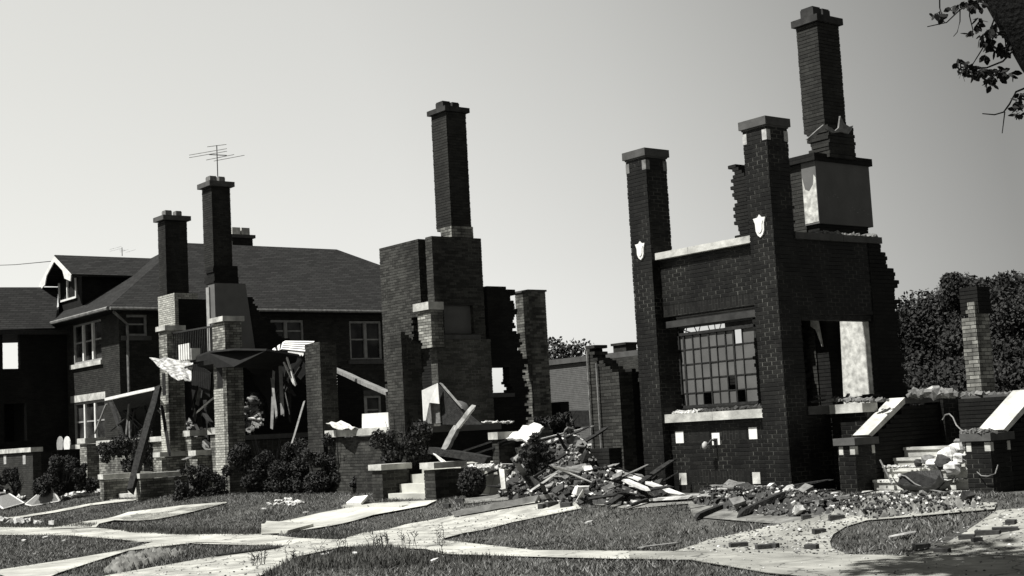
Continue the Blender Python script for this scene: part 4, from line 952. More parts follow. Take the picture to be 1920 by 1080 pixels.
crumple('metal_sheet', [(612, 795, 18.8), (640, 790, 19.3), (672, 803, 19.0), (636, 806, 18.7)], 6, 4, .04, 'plaster', 'torn white sheet on the coping left of the white board', 'sheet', 4)
px_slab('white_board', [(682, 776, 19.3), (731, 773, 19.2), (732, 803, 19.2), (682, 807, 19.3)], .05, 'white_paint', 'broad white board standing on the coping left of the middle pier', 'board')
# slatted white crate on the balcony edge
q = PY(353, 661, 18.75); o = thing('slatted_crate', 'small white slatted crate perched below the balcony railing', 'crate', (q[0], 18.75, q[2]-.2))
mb = MB()
for i in range(5): mb.box(q[0]-.36+.16*i, q[0]-.26+.16*i, 18.6, 18.64, q[2]-.22, q[2]+.26)
build('slat', mb, 'white_paint', o); build('panel', MB().box(q[0]-.4, q[0]+.42, 18.65, 18.95, q[2]-.24, q[2]+.1), 'wood_pale', o)
# white bent panel and the long splintered door board in front of the middle chimney
px_slab('bent_panel', [(792, 732, 19.4), (822, 718, 19.6), (825, 757, 19.6), (806, 755, 19.5), (799, 792, 19.4), (795, 793, 19.4)], .03, 'white_paint', 'bright white bent panel standing on the middle porch floor', 'panel')
px_slab('grey_panel', [(806, 754, 19.62), (825, 758, 19.7), (828, 793, 19.7), (799, 795, 19.6)], .04, 'rub_mid', 'grey lower flap behind the white bent panel', 'panel')
board('plank', (826, 718, 19.7), (866, 764, 19.6), .04, .04, 'wood_mid', 'thin rod slanting from the bent panel tip to the porch floor', seed=14)
px_slab('dark_flap', [(824, 722, 19.75), (868, 766, 19.75), (905, 796, 19.75), (829, 796, 19.75)], .03, 'wood_char', 'dark crumpled flap beside the bent panel', 'panel')
board('splintered_board', (887, 763, 18.9), (854, 806, 18.6), .3, .09, 'wood_pale', 'pale upper splintered board tilting up over the middle porch', seed=15)
board('splintered_board', (856, 802, 18.6), (832, 848, 18.2), .22, .09, 'wood_mid', 'darker lower board tilting up over the middle porch', seed=16)
q = PY(857, 778, 20.4); tag(build('round_drum', MB().blob(tuple(q), (.36, .36, .36), 4, .04, (14, 9)), 'plaster_dim', None, True), 'dented rounded drum on the middle porch floor', 'drum')
board('charred_beam', (812, 845, 18.2), (915, 862, 18.4), .2, .16, 'wood_char', 'thick charred beam lying above the white capped steps', 'timber', seed=17)
crumple('curled_strip', [(812, 850, 18.0), (818, 852, 18.0), (838, 866, 18.05), (828, 866, 18.05)], 6, 1, .01, 'white_paint', 'curled white strip standing on the right step cap', 'strip', 5)
for i, (a, b) in enumerate((((862, 848, 18.6), (985, 806, 19.5)), ((875, 856, 18.6), (1000, 815, 19.5)), ((930, 832, 18.9), (1010, 802, 19.8)))):
    board('metal_rod', a, b, .035, .035, 'metal_dark', ('upper', 'lower', 'short rightmost')[i]+' thin dark rod of those slanting across the rubble beside the steps', 'rod', seed=18+i)
# piers / coping stub right of the middle porch
SB = thing('brick_pier_stub', 'low pier stub with white cap among the rubble right of the middle porch', 'pier', (-25.5, 19, .45))
q0, q1 = PY(921, 835, Y0)[0], PY(937, 835, Y0)[0]; qy = PX(968, 830, q1)[1]
build('shaft', masonry(MB(), 'x', q0+.04, q1-.04, Y0, qy, .3, 1.62, seed=101), 'brick_mid', SB)
build('pier_cap', MB().box(q0-.02, q1+.02, Y0-.06, qy+.04, 1.64, 1.8), 'stone', SB)
# broken wall between ruins
BW = thing('broken_brick_wall', 'broken wall fragment stepping down to the right, just left of the near ruin', 'wall', (-24.7, 21.5, .45))
ba, bb = PY(1106, 800, 21.5)[0], PY(1166, 800, 21.5)[0]; bz = PY(1106, 650, 21.5)[2]
build('wall', masonry(MB(), 'x', ba, bb, 21.5, 21.9, .3, bz, mask=lambda x, z: z < bz-.1-.55*((x-ba)/(bb-ba))-.12*math.sin(x*13)**2 or (x < ba+.2), seed=102), 'brick_mid', BW)
build('return_wall', masonry(MB(), 'y', 21.9, 23.0, bb-.3, bb, .3, bz-.4, mask=lambda y, z: z < bz-.5-(y-21.9)*1.6, seed=103), 'brick_char_shade', BW)
build('pipe', MB().tube([(ba+.1, 21.44, .5), (ba+.12, 21.44, bz-.1)], .022, 5).tube([(ba+.42, 21.44, .5), (ba+.42, 21.44, bz-.4)], .022, 5), 'metal_grey', BW)
mb = masonry(MB(), 'x', PY(1082, 850, 19.25)[0], PY(1142, 850, 19.25)[0], 19.25, 19.6, .3, PY(1100, 840, 19.25)[2], seed=104)
tag(build('low_charred_wall', mb, 'brick_char_shade'), 'short sooty black wall block behind the rubble, before the broken wall', 'wall')
# garage behind
YG = 38
G = thing('garage', 'plain grey rendered garage wall far back between the ruins', 'garage', (-44, YG, .45))
ga, gb = PY(1010, 720, YG)[0], PY(1250, 720, YG)[0]; gz = PY(1060, 682, YG)[2]
build('wall', masonry(MB(), 'x', ga, gb, YG, YG+.3, .3, gz+.0, seed=105, jit=.002), 'block', G)
build('coping', MB().box(ga-.1, gb+.1, YG-.12, YG+.4, gz, gz+.22), 'stone_dark', G)
q = PY(1160, 650, YG+2); build('chimney', MB().box(q[0]-.35, q[0]+.45, YG+2, YG+2.6, gz-2.0, q[2]+.05).box(q[0]-.42, q[0]+.52, YG+1.93, YG+2.67, q[2]+.05, q[2]+.15), 'brick_stack', G)
q = PY(1195, 660, 34); mb = MB().box(PY(1150, 700, 34)[0], PY(1260, 700, 34)[0], 34, 34.3, .3, PY(1180, 668, 34)[2])
tag(build('rear_garden_wall', mb, 'brick_house'), 'dark brick rear wall seen right of the broken wall fragment', 'wall')
tag(build('water_trough', MB().hexa([tuple(PY(*p)) for p in ((1078, 800, 24), (1106, 800, 24), (1106, 796, 24.6), (1078, 796, 24.6), (1070, 770, 24), (1114, 770, 24), (1114, 768, 24.6), (1070, 768, 24.6))]), 'metal_dark'), 'dark tub with pale rim standing behind the rubble', 'tub')
tag(build('burnt_hedge_wall', masonry(MB(), 'x', PY(975, 770, 25)[0], PY(1052, 770, 25)[0], 25, 25.3, .3, PY(1010, 755, 25)[2], seed=107), 'brick_char_shade'), 'low dark wall below the flat topped pillar', 'wall')

# ================================================================ vegetation
def leaves(name, centers, n, size, mat, parent=None, seed=1, elong=1.6, squash=1.0):
    """centers: list of (x,y,z,r) clumps; n leaves in total, spread inside and on the clumps"""
    r = np.random.default_rng(seed); c = np.array(centers, float); wgt = c[:, 3]**2; k = r.choice(len(c), n, p=wgt/wgt.sum())
    d = r.normal(size=(n, 3)); d /= np.linalg.norm(d, axis=1)[:, None]; rad = c[k, 3]*r.uniform(.35, 1.08, n)**.6
    P = c[k, :3]+d*rad[:, None]*np.array([1, 1, squash]); a = r.normal(size=(n, 3)); a /= np.linalg.norm(a, axis=1)[:, None]
    b = np.cross(a, r.normal(size=(n, 3))); b /= np.linalg.norm(b, axis=1)[:, None]; s_ = size*r.uniform(.6, 1.4, n)
    A_ = a*s_[:, None]*elong*.5; B_ = b*s_[:, None]*.5
    V = np.stack([P-A_, P+B_*.9, P+A_, P-B_*.9], 1).reshape(-1, 3)
    return np_mesh(name, V, np.arange(4*n).reshape(-1, 4), mat, parent)
def tree(base, h, spread_, label, group, seed, n=9000, leaf=.32, clumps=26, trunk_r=.22, crown0=.25, conic=False, mat='leaf_far'):
    rd = random.Random(seed); b = Vector(base); o = thing('tree', label, 'tree', base, group); mb = MB()
    top = b+Vector((rd.uniform(-.4, .4), rd.uniform(-.4, .4), h*.9)); mid = b+(top-b)*.5+Vector((rd.uniform(-.3, .3), 0, 0))
    mb.tube([b-Vector((0, 0, .2)), mid, top], [trunk_r, trunk_r*.65, trunk_r*.15], 7); cen = []
    for i in range(clumps):
        t = rd.uniform(0, 1)
        z = h*(crown0+(1-crown0)*t); w_ = spread_*((1-t)**.8 if conic else math.sin(math.pi*(.12+.83*t))**.8)*rd.uniform(.45, 1)
        an = rd.uniform(0, 6.28); c = b+Vector((math.cos(an)*w_, math.sin(an)*w_, z)); r_ = spread_*rd.uniform(.22, .42)*(.55 if conic else 1)
        cen.append((c.x, c.y, c.z, r_)); st_ = b+(top-b)*max(.15, (z/h-.2)); mb.tube([st_, (st_+c)/2+Vector((0, 0, .1)), c], [trunk_r*.3, trunk_r*.2, .02], 4)
    for i in range(6): cen.append((b.x, b.y, h*(crown0+.12+.13*i), spread_*.42*(1-.12*i)))
    build('trunk', mb, 'bark', o, True); leaves('crown', cen, n, leaf, mat, o, seed); return o
tr = [((1668, 47), 6.3, 1.5, 'small thin outermost tree at the left end of the far right tree row'), ((1710, 46), 7.0, 1.9, 'rounded tree second from the left in the far right row'),
      ((1752, 47), 7.7, 2.0, 'rounded tree third from the left in the far right row'), ((1803, 46), 9.2, 1.9, 'tallest pointed tree in the far right row'),
      ((1848, 48), 8.9, 2.2, 'broad tree right of the tallest pointed tree'), ((1893, 46), 8.7, 1.9, 'broad tree second from the right edge in the far row'), ((1945, 46), 8.9, 2.0, 'tree cut by the right edge of the photo in the far row')]
for i, ((px, Y_), h_, sp_, lb) in enumerate(tr):
    q = PY(px, 740, Y_); zt_ = {0: 628, 1: 598, 2: 572, 3: 522, 4: 548, 5: 542, 6: 545}[i]; hh = PY(px, zt_, Y_)[2]-.4
    tree((q[0], Y_, .4), hh, sp_*1.05, lb, 'trees in the far right row', 200+i, 32000, .095, 60, crown0=.02, conic=(i == 3))
for i, (px, Y_, r_) in enumerate(((1700, 42, 1.2), (1760, 41, 1.3), (1830, 41, 1.3), (1900, 41, 1.3))):
    q = PY(px, 745, Y_); cs = [(q[0]+random.uniform(-1.6, 1.6), Y_+random.uniform(-.5, .5), random.uniform(.8, 2.6), random.uniform(.6, 1.0)) for _ in range(14)]
    o = thing('hedge_shrub', ('leftmost', 'second', 'third', 'rightmost')[i]+' big dark shrub at the foot of the far right trees', 'shrub', (q[0], Y_, .4), 'shrubs below the far trees')
    leaves('foliage', cs, 12000, .095, 'leaf_far', o, 300+i); build('stem', MB().tube([(q[0], Y_, .3), (q[0]+.1, Y_, 1.8)], .05), 'bark', o)
for i, (px, py_t, Y_, sp_) in enumerate(((1046, 655, 42, 1.9), (1082, 660, 43, 1.9), (1125, 668, 41.5, 1.4), (1200, 663, 42, 1.2))):
    q = PY(px, 690, Y_); hh = PY(px, py_t, Y_)[2]-.4
    tree((q[0], Y_, .4), hh, sp_, ('tallest of the small trees', 'second of the small trees', 'third of the small trees', 'rightmost of the small trees')[i]+' showing above the grey garage wall', 'small trees behind the garage', 220+i, 5000, .1, 26, .09, .3)
def shrub(px, py, wpx, hpx, label, seed, n=5000, leaf=.05, stems=True, Y_=None, round_=False, group='shrubs in front of the houses', sy=.8):
    """px,py = foot centre in photo"""
    g_ = PG(px, py) if Y_ is None else PY(px, py, Y_); dist = np.linalg.norm(g_-CP); s_ = dist/FL; W = wpx*s_; Hh = hpx*s_
    gz_ = float(tz(g_[0], g_[1])) if Y_ is None else g_[2]
    o = thing('shrub', label, 'shrub', (g_[0], g_[1], gz_), group); rd = random.Random(seed)
    if round_: cen = [(g_[0], g_[1], gz_+Hh*.5, W*.5)]
    else:
        cen = []
        for i in range(30):
            u_ = rd.uniform(-.46, .46); cen.append((g_[0]+u_*W*RV[0], g_[1]+u_*W*RV[1]+rd.uniform(-.3, .3)*W*sy*.4, gz_+rd.uniform(.06, 1.0)**1.15*Hh*(1-1.2*u_*u_)*rd.uniform(.8, 1.1), rd.uniform(.05, .17)*min(W, Hh*1.3)))
    leaves('foliage', cen, n, leaf, 'leaf', o, seed, squash=1.0 if not round_ else Hh/W); mb = MB()
    for i in range(22 if stems else 3):
        a = rd.uniform(0, 6.28); rr = W*.35; mb.tube([(g_[0], g_[1], gz_-.05), (g_[0]+math.cos(a)*rr*.5, g_[1]+math.sin(a)*rr*.4, gz_+Hh*.5), (g_[0]+math.cos(a)*rr, g_[1]+math.sin(a)*rr*.6, gz_+Hh*rd.uniform(.6, 1.2))], [.014, .009, .004], 4)
    build('stem', mb, 'bark', o); return o
shrub(30, 922, 110, 40, 'shrub at the left edge before the tiled terrace wall', 401, 9500, .05, Y_=17.25)
shrub(122, 922, 100, 62, 'dark shrub at the shaded end of the terrace wall', 402, 14000, .05, Y_=17.3)
shrub(250, 886, 110, 66, 'dense shrub in front of the pale low wall', 403, 9000, .05, Y_=18.6)
shrub(375, 932, 105, 60, 'low dark shrub left of the tall cream pier', 404, 9000, .045)
shrub(508, 918, 135, 96, 'left shrub of the large mass before the shaded wall', 405, 22000, .042)
shrub(585, 908, 130, 92, 'middle shrub at the foot of the left middle pier', 406, 22000, .042)
shrub(645, 900, 130, 108, 'tallest shrub before the white coping', 407, 22000, .042)
shrub(600, 922, 80, 50, 'small low shrub in front of the large mass', 408, 5000, .05)
shrub(750, 868, 110, 78, 'thin shrub behind the white capped step pier', 409, 4500, .055, Y_=18.6)
shrub(683, 922, 40, 44, 'little rounded shrub touching the left step pier', 410, 1800, .05)
shrub(886, 932, 50, 54, 'clipped ball shrub right of the white capped steps', 411, 6500, .04, round_=True, stems=False)
shrub(1010, 890, 60, 66, 'small conical shrub growing out of the rubble', 412, 3200, .05, Y_=18.4)
shrub(1060, 802, 120, 26, 'weedy bush in front of the garage wall', 413, 2800, .07, Y_=24)
# tall weeds at the kerb lawn
mb = MB(); rd = random.Random(5)
for i in range(46):
    px = rd.choice([485, 545, 600, 640, 700, 715, 722, 765, 770, 830])+rd.uniform(-12, 12); py = 1052-(px-560)*.13 if px < 720 else 1024+rd.uniform(-4, 8)
    g_ = PG(px, py); h_ = rd.uniform(.12, .38); a = Vector(g_)
    mb.tube([a, a+Vector((rd.uniform(-.03, .03), rd.uniform(-.03, .03), h_*.6)), a+Vector((rd.uniform(-.08, .08), rd.uniform(-.08, .08), h_))], [.006, .005, .003], 3)
    for k in range(5):
        c = a+Vector((0, 0, h_*rd.uniform(.3, 1))); e_ = c+Vector((rd.uniform(-.07, .07), rd.uniform(-.07, .07), rd.uniform(0, .05))); mb.beam(c, e_, .012, .004)
tag(build('tall_weed', mb, 'leaf'), 'spindly tall weeds along the near lawn edge', 'weeds', kind='stuff')
# overhanging street tree, upper right
T = thing('street_tree', 'dark leaning tree limb with hanging leafy twigs in the upper right corner', 'tree', (-4.1, 10.0, 0))
def PD(px, py, d): r_ = ray(px, py); return Vector(CP+r_*(d/FL))
dT = 11.0
ax1 = PD(1960, 75, dT); ax2 = PD(1885, -120, dT); ax0 = Vector((-4.0, 9.6, -.1)); axm = Vector((-4.3, 9.4, 2.2))
ax1 = PD(1996, 87, dT); ax2 = PD(1920, -43, dT)
build('trunk', MB().tube([ax0, axm, PD(2085, 240, dT), ax1, ax2, ax2+(ax2-ax1)*1.2+Vector((0, 0, .6))], [.42, .37, .36, .36, .35, .3], 16), 'bark', T, True)
tw = MB(); lv = MB(); rd = random.Random(11)
def leaf(c, d, s_):
    d = Vector(d).normalized(); side = d.cross(Vector((rd.uniform(-1, 1), rd.uniform(-1, 1), rd.uniform(-1, 1)))).normalized(); nn = d.cross(side)
    pf = [(0, 0), (.25, .26), (.6, .3), (.9, .12), (1, 0), (.9, -.12), (.6, -.3), (.25, -.26)]
    lv.slab([Vector(c)+d*(a*s_)+side*(b*s_) for a, b in pf], .0015, nn)
def twig(pts, clusters, r_=.007):
    P = [PD(a, b, dT+rd.uniform(-.1, .1)) for a, b in pts]; tw.tube(P, [r_*(1-.6*i/len(P)) for i in range(len(P))], 5)
    for (a, b, n, s_) in clusters:
        for i in range(int(n*1.15)):
            c = PD(a+rd.gauss(0, s_), b+rd.gauss(0, s_*.7), dT+rd.uniform(-.15, .15)); leaf(c, (rd.uniform(-1, 1), rd.uniform(-1, 1), rd.uniform(-1.4, .2)), rd.uniform(.04, .078))
            if i % 3 == 0: tw.tube([c, PD(a, b, dT)], .003, 3)
twig([(1860, -15), (1800, 18), (1775, 42), (1739, 50)], [(1822, 8, 14, 6), (1806, 5, 9, 5), (1835, 5, 9, 6), (1787, 12, 6, 5)])
twig([(1762, -10), (1762, 15), (1765, 25)], [(1757, 25, 9, 4), (1763, 33, 9, 4)])
twig([(1800, 18), (1800, 40), (1795, 60), (1788, 68)], [(1815, 15, 3, 3)], .005)
twig([(1820, -10), (1818, 30), (1824, 55), (1824, 70)], [(1824, 62, 5, 3), (1831, 50, 7, 4), (1835, 35, 6, 4)], .006)
twig([(1870, 20), (1855, 60), (1846, 85), (1824, 120), (1800, 128)], [(1842, 70, 14, 5), (1858, 58, 14, 6), (1868, 50, 10, 5), (1855, 82, 16, 6), (1848, 105, 4, 3)])
twig([(1900, 95), (1880, 115), (1850, 127), (1820, 127), (1800, 125)], [(1808, 130, 22, 6), (1799, 115, 9, 4), (1830, 134, 18, 7), (1845, 130, 14, 6), (1862, 140, 26, 8), (1855, 152, 20, 6), (1878, 138, 10, 5), (1893, 138, 12, 5)], .009)
twig([(1885, 40), (1884, 70), (1888, 100)], [(1876, 88, 18, 6), (1884, 98, 16, 6), (1890, 85, 8, 5), (1870, 66, 8, 4)])
twig([(1935, 160), (1905, 172), (1893, 195), (1882, 210), (1865, 215), (1842, 213)], [(1905, 190, 6, 4), (1910, 200, 14, 5), (1906, 215, 8, 3), (1916, 180, 8, 4)], .009)
twig([(1884, 210), (1879, 250)], [], .005)
build('twig', tw, 'bark', T); build('foliage', lv, 'leaf_near', T)
# crown high above the frame, whose shade falls on the lower right walk
leaves('crown', [(-9.2+rd.uniform(-2.6, 2.2), 7.2+rd.uniform(-1.3, 1.1), 9.6+rd.uniform(-.8, 1.6), rd.uniform(.5, 1.0)) for _ in range(26)], 6000, .16, 'leaf_near', T, 77)
build('limb', MB().tube([ax2+(ax2-ax1)*1.1+Vector((0, 0, .6)), Vector((-8.2, 8.8, 8.6)), Vector((-9.6, 7.4, 9.8))], [.2, .14, .05], 8), 'bark', T, True)

# ================================================================ RUBBLE
# mounds: real earthy heaps of fine rubble
def mound(name, foot, height, mat, label, seed, res=48, edge=1.1):
    r = np.random.default_rng(seed); P = np.array([PG(*p)[:2] if p[1] > 100 else PY(p[0], 880, p[1])[:2] for p in foot]); mn, mxx = P.min(0), P.max(0); X_ = np.linspace(mn[0], mxx[0], res); Yg = np.linspace(mn[1], mxx[1], res)
    gx, gy = np.meshgrid(X_, Yg); pts_ = np.stack([gx.ravel(), gy.ravel()], 1); ins = inpoly(pts_, [tuple(p) for p in P])
    d = np.full(len(pts_), 1e9)
    for i in range(len(P)):
        a, b = P[i], P[(i+1) % len(P)]; ab = b-a; t = np.clip(((pts_-a)@ab)/(ab@ab), 0, 1); d = np.minimum(d, np.linalg.norm(pts_-(a+t[:, None]*ab), axis=1))
    hgt = np.where(ins, np.minimum(1, d/edge)**.8*height, -.15)
    hgt = hgt*(1+.25*np.sin(pts_[:, 0]*3.1+seed)*np.cos(pts_[:, 1]*4.3))+np.where(ins, r.uniform(-.09, .12, len(pts_)), 0)
    z = tz(pts_[:, 0], pts_[:, 1])+hgt
    idx = np.arange(res*res).reshape(res, res); F_ = np.stack([idx[:-1, :-1].ravel(), idx[:-1, 1:].ravel(), idx[1:, 1:].ravel(), idx[1:, :-1].ravel()], 1)
    keep = ins[F_].any(1); F_ = F_[keep]
    o = np_mesh(name, np.stack([pts_[:, 0], pts_[:, 1], z], 1), F_, mat); tag(o, label, 'rubble', kind='stuff')
    def top(x, y):
        i = int(np.clip(round((x-mn[0])/(mxx[0]-mn[0])*(res-1)), 0, res-1)); j = int(np.clip(round((y-mn[1])/(mxx[1]-mn[1])*(res-1)), 0, res-1)); return z[j*res+i] if ins[j*res+i] else None
    return o, top, (mn, mxx)
MND = []
MND.append(mound('rubble_heap', [(930, 18.9), (1100, 19.6), (1245, 18.9), (1250, 930), (1200, 948), (1060, 945), (960, 938)], .42, 'rub_dark', 'fine dark rubble under the main debris heap', 1, edge=.9))
MND.append(mound('rubble_heap', [(935, 18.6), (935, 20.6), (1050, 21.6), (1150, 21.4), (1150, 19.2), (1080, 18.5)], .95, 'rub_dark', 'tall back mound of broken masonry beside the broken wall', 2, edge=.8))
MND.append(mound('rubble_heap', [(1300, 945), (1330, 928), (1480, 925), (1570, 935), (1580, 960), (1500, 972), (1400, 965)], .1, 'rub_dark', 'thin spread of rubble at the foot of the near pillars', 3))
MND.append(mound('rubble_heap', [(1560, 965), (1600, 940), (1800, 938), (1850, 950), (1760, 962), (1640, 975)], .05, 'dirt', 'gritty rubble below the entrance stair', 4))
# prototype pieces
def proto(kind, seed):
    rd_ = random.Random(seed); mb = MB()
    if kind == 'brick':
        chunk(mb, (0, 0, .04), (.215, .1, .075), rd_, Matrix.Identity(3))
        mb.v = []; mb.f = []; s_ = (.107, .05, .037); L_ = rd_.choice((1, 1, .6))
        mb.hexa([(a*s_[0]*L_+rd_.uniform(-.006, .006), b*s_[1]+rd_.uniform(-.004, .004), c*s_[2]+rd_.uniform(-.004, .004)) for c in (-1, 1) for a, b in ((-1, -1), (1, -1), (1, 1), (-1, 1))])
    elif kind == 'lump': chunk(mb, (0, 0, 0), (.3, .22, .16), rd_)
    elif kind == 'slab':
        n = rd_.choice((5, 6)); mb.slab([(math.cos(6.28*i/n)*rd_.uniform(.14, .3), math.sin(6.28*i/n)*rd_.uniform(.1, .2), .02+rd_.uniform(-.01, .01)) for i in range(n)], .045, (0, 0, 1))
    elif kind == 'plank':
        mb = rough_board((-.5, 0, 0), (.5, 0, 0), .1, .035, seed)
    me_ = bpy.data.meshes.new(kind); me_.from_pydata(mb.v, [], mb.f); me_.update(); return me_
KIND = {'brick': ('loose_brick', 'brick'), 'lump': ('masonry_lump', 'rubble'), 'slab': ('plaster_slab', 'rubble'), 'plank': ('broken_plank', 'plank')}
MATS = {'brick': ['rub_dark', 'rub_dark', 'rub_mid'], 'lump': ['rub_dark', 'rub_dark', 'rub_mid', 'rub_mid', 'rub_white'], 'slab': ['rub_white', 'rub_mid', 'rub_dark'], 'plank': ['wood_char', 'wood_mid', 'wood_char', 'wood_char', 'wood_pale']}
PR = {}
for kd in KIND:
    for mi, mt_ in enumerate(MATS[kd]):
        for s_ in range(3):
            me_ = proto(kd, hash((len(PR), 5)) % 999); me_.materials.append(M[mt_]); PR.setdefault(kd, []).append((me_, mt_))
def piece(kind, loc, rot, sc, label, group, mt_=None, cat=None):
    c = [p for p in PR[kind] if mt_ is None or p[1] == mt_] or PR[kind]; me_, _m = random.choice(c)
    o = bpy.data.objects.new(KIND[kind][0], me_); COL.objects.link(o); o.location = loc; o.rotation_euler = rot; o.scale = sc
    return tag(o, label, cat or KIND[kind][1], group)
HEAPS = ((0, 290, 'the low front of the main debris heap', 1.05), (1, 330, 'the tall back mound of debris', 1.0), (2, 110, 'the rubble at the foot of the near pillars', .8), (3, 16, 'the grit below the entrance stair', .6))
for hi, n, where, sc in HEAPS:
    o, top, (mn, mxx) = MND[hi]; rd = random.Random(50+hi); k = 0
    while k < n:
        x_, y_ = rd.uniform(mn[0], mxx[0]), rd.uniform(mn[1], mxx[1]); z_ = top(x_, y_)
        if z_ is None: continue
        kd = rd.choices(['brick', 'lump', 'slab', 'plank'], [3, 3, 2, 1.5])[0]; s_ = sc*rd.choice((.35, .45, .55, .65, .8, 1.05))
        mt_ = rd.choice(MATS[kd]); tone = {'rub_dark': 'sooty', 'rub_mid': 'grey', 'rub_white': 'white', 'wood_char': 'charred', 'wood_mid': 'grey', 'wood_pale': 'pale'}[mt_]
        noun = {'brick': 'loose brick', 'lump': 'masonry lump', 'slab': 'plaster piece', 'plank': 'broken plank'}[kd]
        piece(kd, (x_, y_, z_+.03), (rd.uniform(-.5, .5)*(1 if hi < 2 else .3), rd.uniform(-.5, .5)*(1 if hi < 2 else .25), rd.uniform(0, 6.28)), (s_*(rd.uniform(1.2, 2.2) if kd == 'plank' else 1), s_, s_),
              f'{tone} {noun} among others in {where}', f'{tone} {noun}s in {where}', mt_); k += 1
# fine crumbs over each heap
for hi, n, where, mt_ in ((0, 1500, 'front heap', 'rub_mid'), (0, 400, 'front heap', 'rub_white'), (0, 1500, 'front heap', 'rub_dark'), (1, 550, 'back mound', 'rub_white'), (1, 1500, 'back mound', 'rub_mid'), (1, 1300, 'back mound', 'rub_dark'), (2, 350, 'pillar foot', 'rub_white'), (2, 900, 'pillar foot', 'rub_mid'), (2, 500, 'pillar foot', 'rub_dark'), (3, 330, 'stair foot', 'rub_white'), (3, 900, 'stair foot', 'rub_dark')):
    o, top, (mn, mxx) = MND[hi]; rd = random.Random(90+hi+n); mb = MB(); k = 0
    while k < n:
        x_, y_ = rd.uniform(mn[0], mxx[0]), rd.uniform(mn[1], mxx[1]); z_ = top(x_, y_)
        if z_ is None: continue
        s_ = rd.uniform(.015, .09)*(.6 if hi > 1 else 1); chunk(mb, (x_, y_, z_+s_*.2), (s_*1.3, s_, s_*.7), rd); k += 1
    tag(build('rubble_crumb', mb, mt_), f'small broken {"pale" if mt_ == "rub_white" else "grey" if mt_ == "rub_mid" else "sooty"} crumbs covering the {where}', 'rubble', kind='stuff')
# bricks singly on the paving (photo positions)
LB = [((1385, 1028), 'brick lying flat on the walk, left of the pair below the near ruin', 1.7), ((1431, 1032), 'brick of the close pair, left one', 1.25), ((1450, 1030), 'brick of the close pair, right one', .9), ((1522, 1032), 'brick just left of the right lawn corner', 1.1),
      ((1536, 1002), 'single brick in the middle of the pale walk', 1.2), ((1512, 975), 'brick at the edge of the rubble above the walk', .9), ((1569, 976), 'half sunk brick beside the small rubble stack', 1.5), ((1728, 1031), 'brick at the foot of the right driveway', 1.4),
      ((1767, 1040), 'brick nearest the bottom right shadow', 1.2), ((1813, 1014), 'upright brick on the right driveway', 1.3), ((1832, 1019), 'small brick bat beside the upright brick', .8), ((1852, 1006), 'long brick pair on the right driveway', 2.0), ((1885, 1000), 'long brick at the right edge of the driveway', 2.1),
      ((1896, 986), 'brick far up the right driveway', .8), ((862, 942), 'brick on the grass by the long plank', 1.2), ((838, 952), 'brick lower left of the debris heap', .9)]
for i, ((px, py), lb, s_) in enumerate(LB):
    g_ = PG(px, py); piece('brick', (g_[0], g_[1], g_[2]+.042), (0, 0, random.uniform(.2, 1.2)), (s_*.72, 1., 1.), lb, None, 'rub_dark')
for px, py, s_ in ((1018, 954), (1035, 948), (1050, 945), (832, 1003)) and ((1018, 954, 1.0), (1034, 950, 1.3), (1062, 952, 1.0)):
    g_ = PG(px, py); piece('brick', (g_[0], g_[1], g_[2]+.05), (0, 0, random.uniform(0, 3)), (s_, 1.1, 1.2), 'dark brick of the three at the driveway end by the debris', 'bricks at the driveway end', 'rub_dark')
def gboard(p, q_, w_, h_, mat, label, dz0=.05, dz1=.05, seed=0, name='plank', cat='plank'):
    a = PG(*p)+np.array([0, 0, dz0]); b = PG(*q_)+np.array([0, 0, dz1]); return tag(build(name, rough_board(a, b, w_, h_, seed, n=8), mat), label, cat)
gboard((850, 972), (1010, 945), .16, .12, 'wood_mid', 'long lower timber running along the driveway edge', .08, .12, 41, 'timber', 'timber')
gboard((1005, 945), (1210, 918), .12, .1, 'wood_mid', 'long upper timber continuing into the debris heap', .12, .2, 42, 'timber', 'timber')
a = PY(1185, 894, 18.0); b = PG(1275, 932)+np.array([0, 0, .05])
tag(build('white_board', rough_board(a, b, .16, .05, 43), 'white_paint'), 'white painted board sloping down to the near left pillar foot', 'plank')
a = PY(1172, 900, 17.8); b = PY(1215, 918, 17.5)
tag(build('white_board', rough_board(a, b, .12, .05, 44), 'wood_pale'), 'shorter pale board under the white sloping board', 'plank')
crumple('plaster_sheet', [(1476, 962, 18.4), (1555, 958, 18.6), (1562, 944, 18.7), (1482, 946, 18.6)], 8, 4, .05, 'rub_white', 'wrinkled pale sheet in the rubble left of the entrance stair', 'sheet', 12, .03)
gboard((1220, 942), (1298, 938), .3, .05, 'wood_pale', 'pale flat board on the grass before the near left pillar', .05, .06, 45)
gboard((1305, 975), (1455, 928), .11, .07, 'wood_char', 'long charred plank on the rubble before the window wall', .06, .17, 46, 'timber', 'timber')
gboard((1385, 970), (1475, 948), .16, .09, 'wood_char', 'short thick charred plank right of the long one', .05, .2, 47, 'timber', 'timber')
gboard((1180, 955), (1240, 938), .1, .05, 'wood_char', 'charred stick at the right end of the debris heap', .06, .1, 48)
gboard((1205, 1030), (1270, 1022), .12, .02, 'wood_mid', 'flat grey lath on the big lawn by the sidewalk', .03, .03, 49)
g_ = PG(1158, 908); tag(build('white_stone', MB().blob((g_[0], g_[1], g_[2]+.3), (.22, .2, .16), 6, .12, (10, 7)), 'rub_white', None, True), 'rounded bright white lump at the right of the debris heap', 'stone')
q = PY(945, 895, 18.0); tag(build('leaning_slab', MB().slab([tuple(PY(*p)) for p in ((938, 882, 18.2), (948, 884, 18.2), (951, 920, 17.7), (943, 922, 17.7))], .06), 'stone'), 'narrow white stone shard standing beside the ball shrub', 'stone')
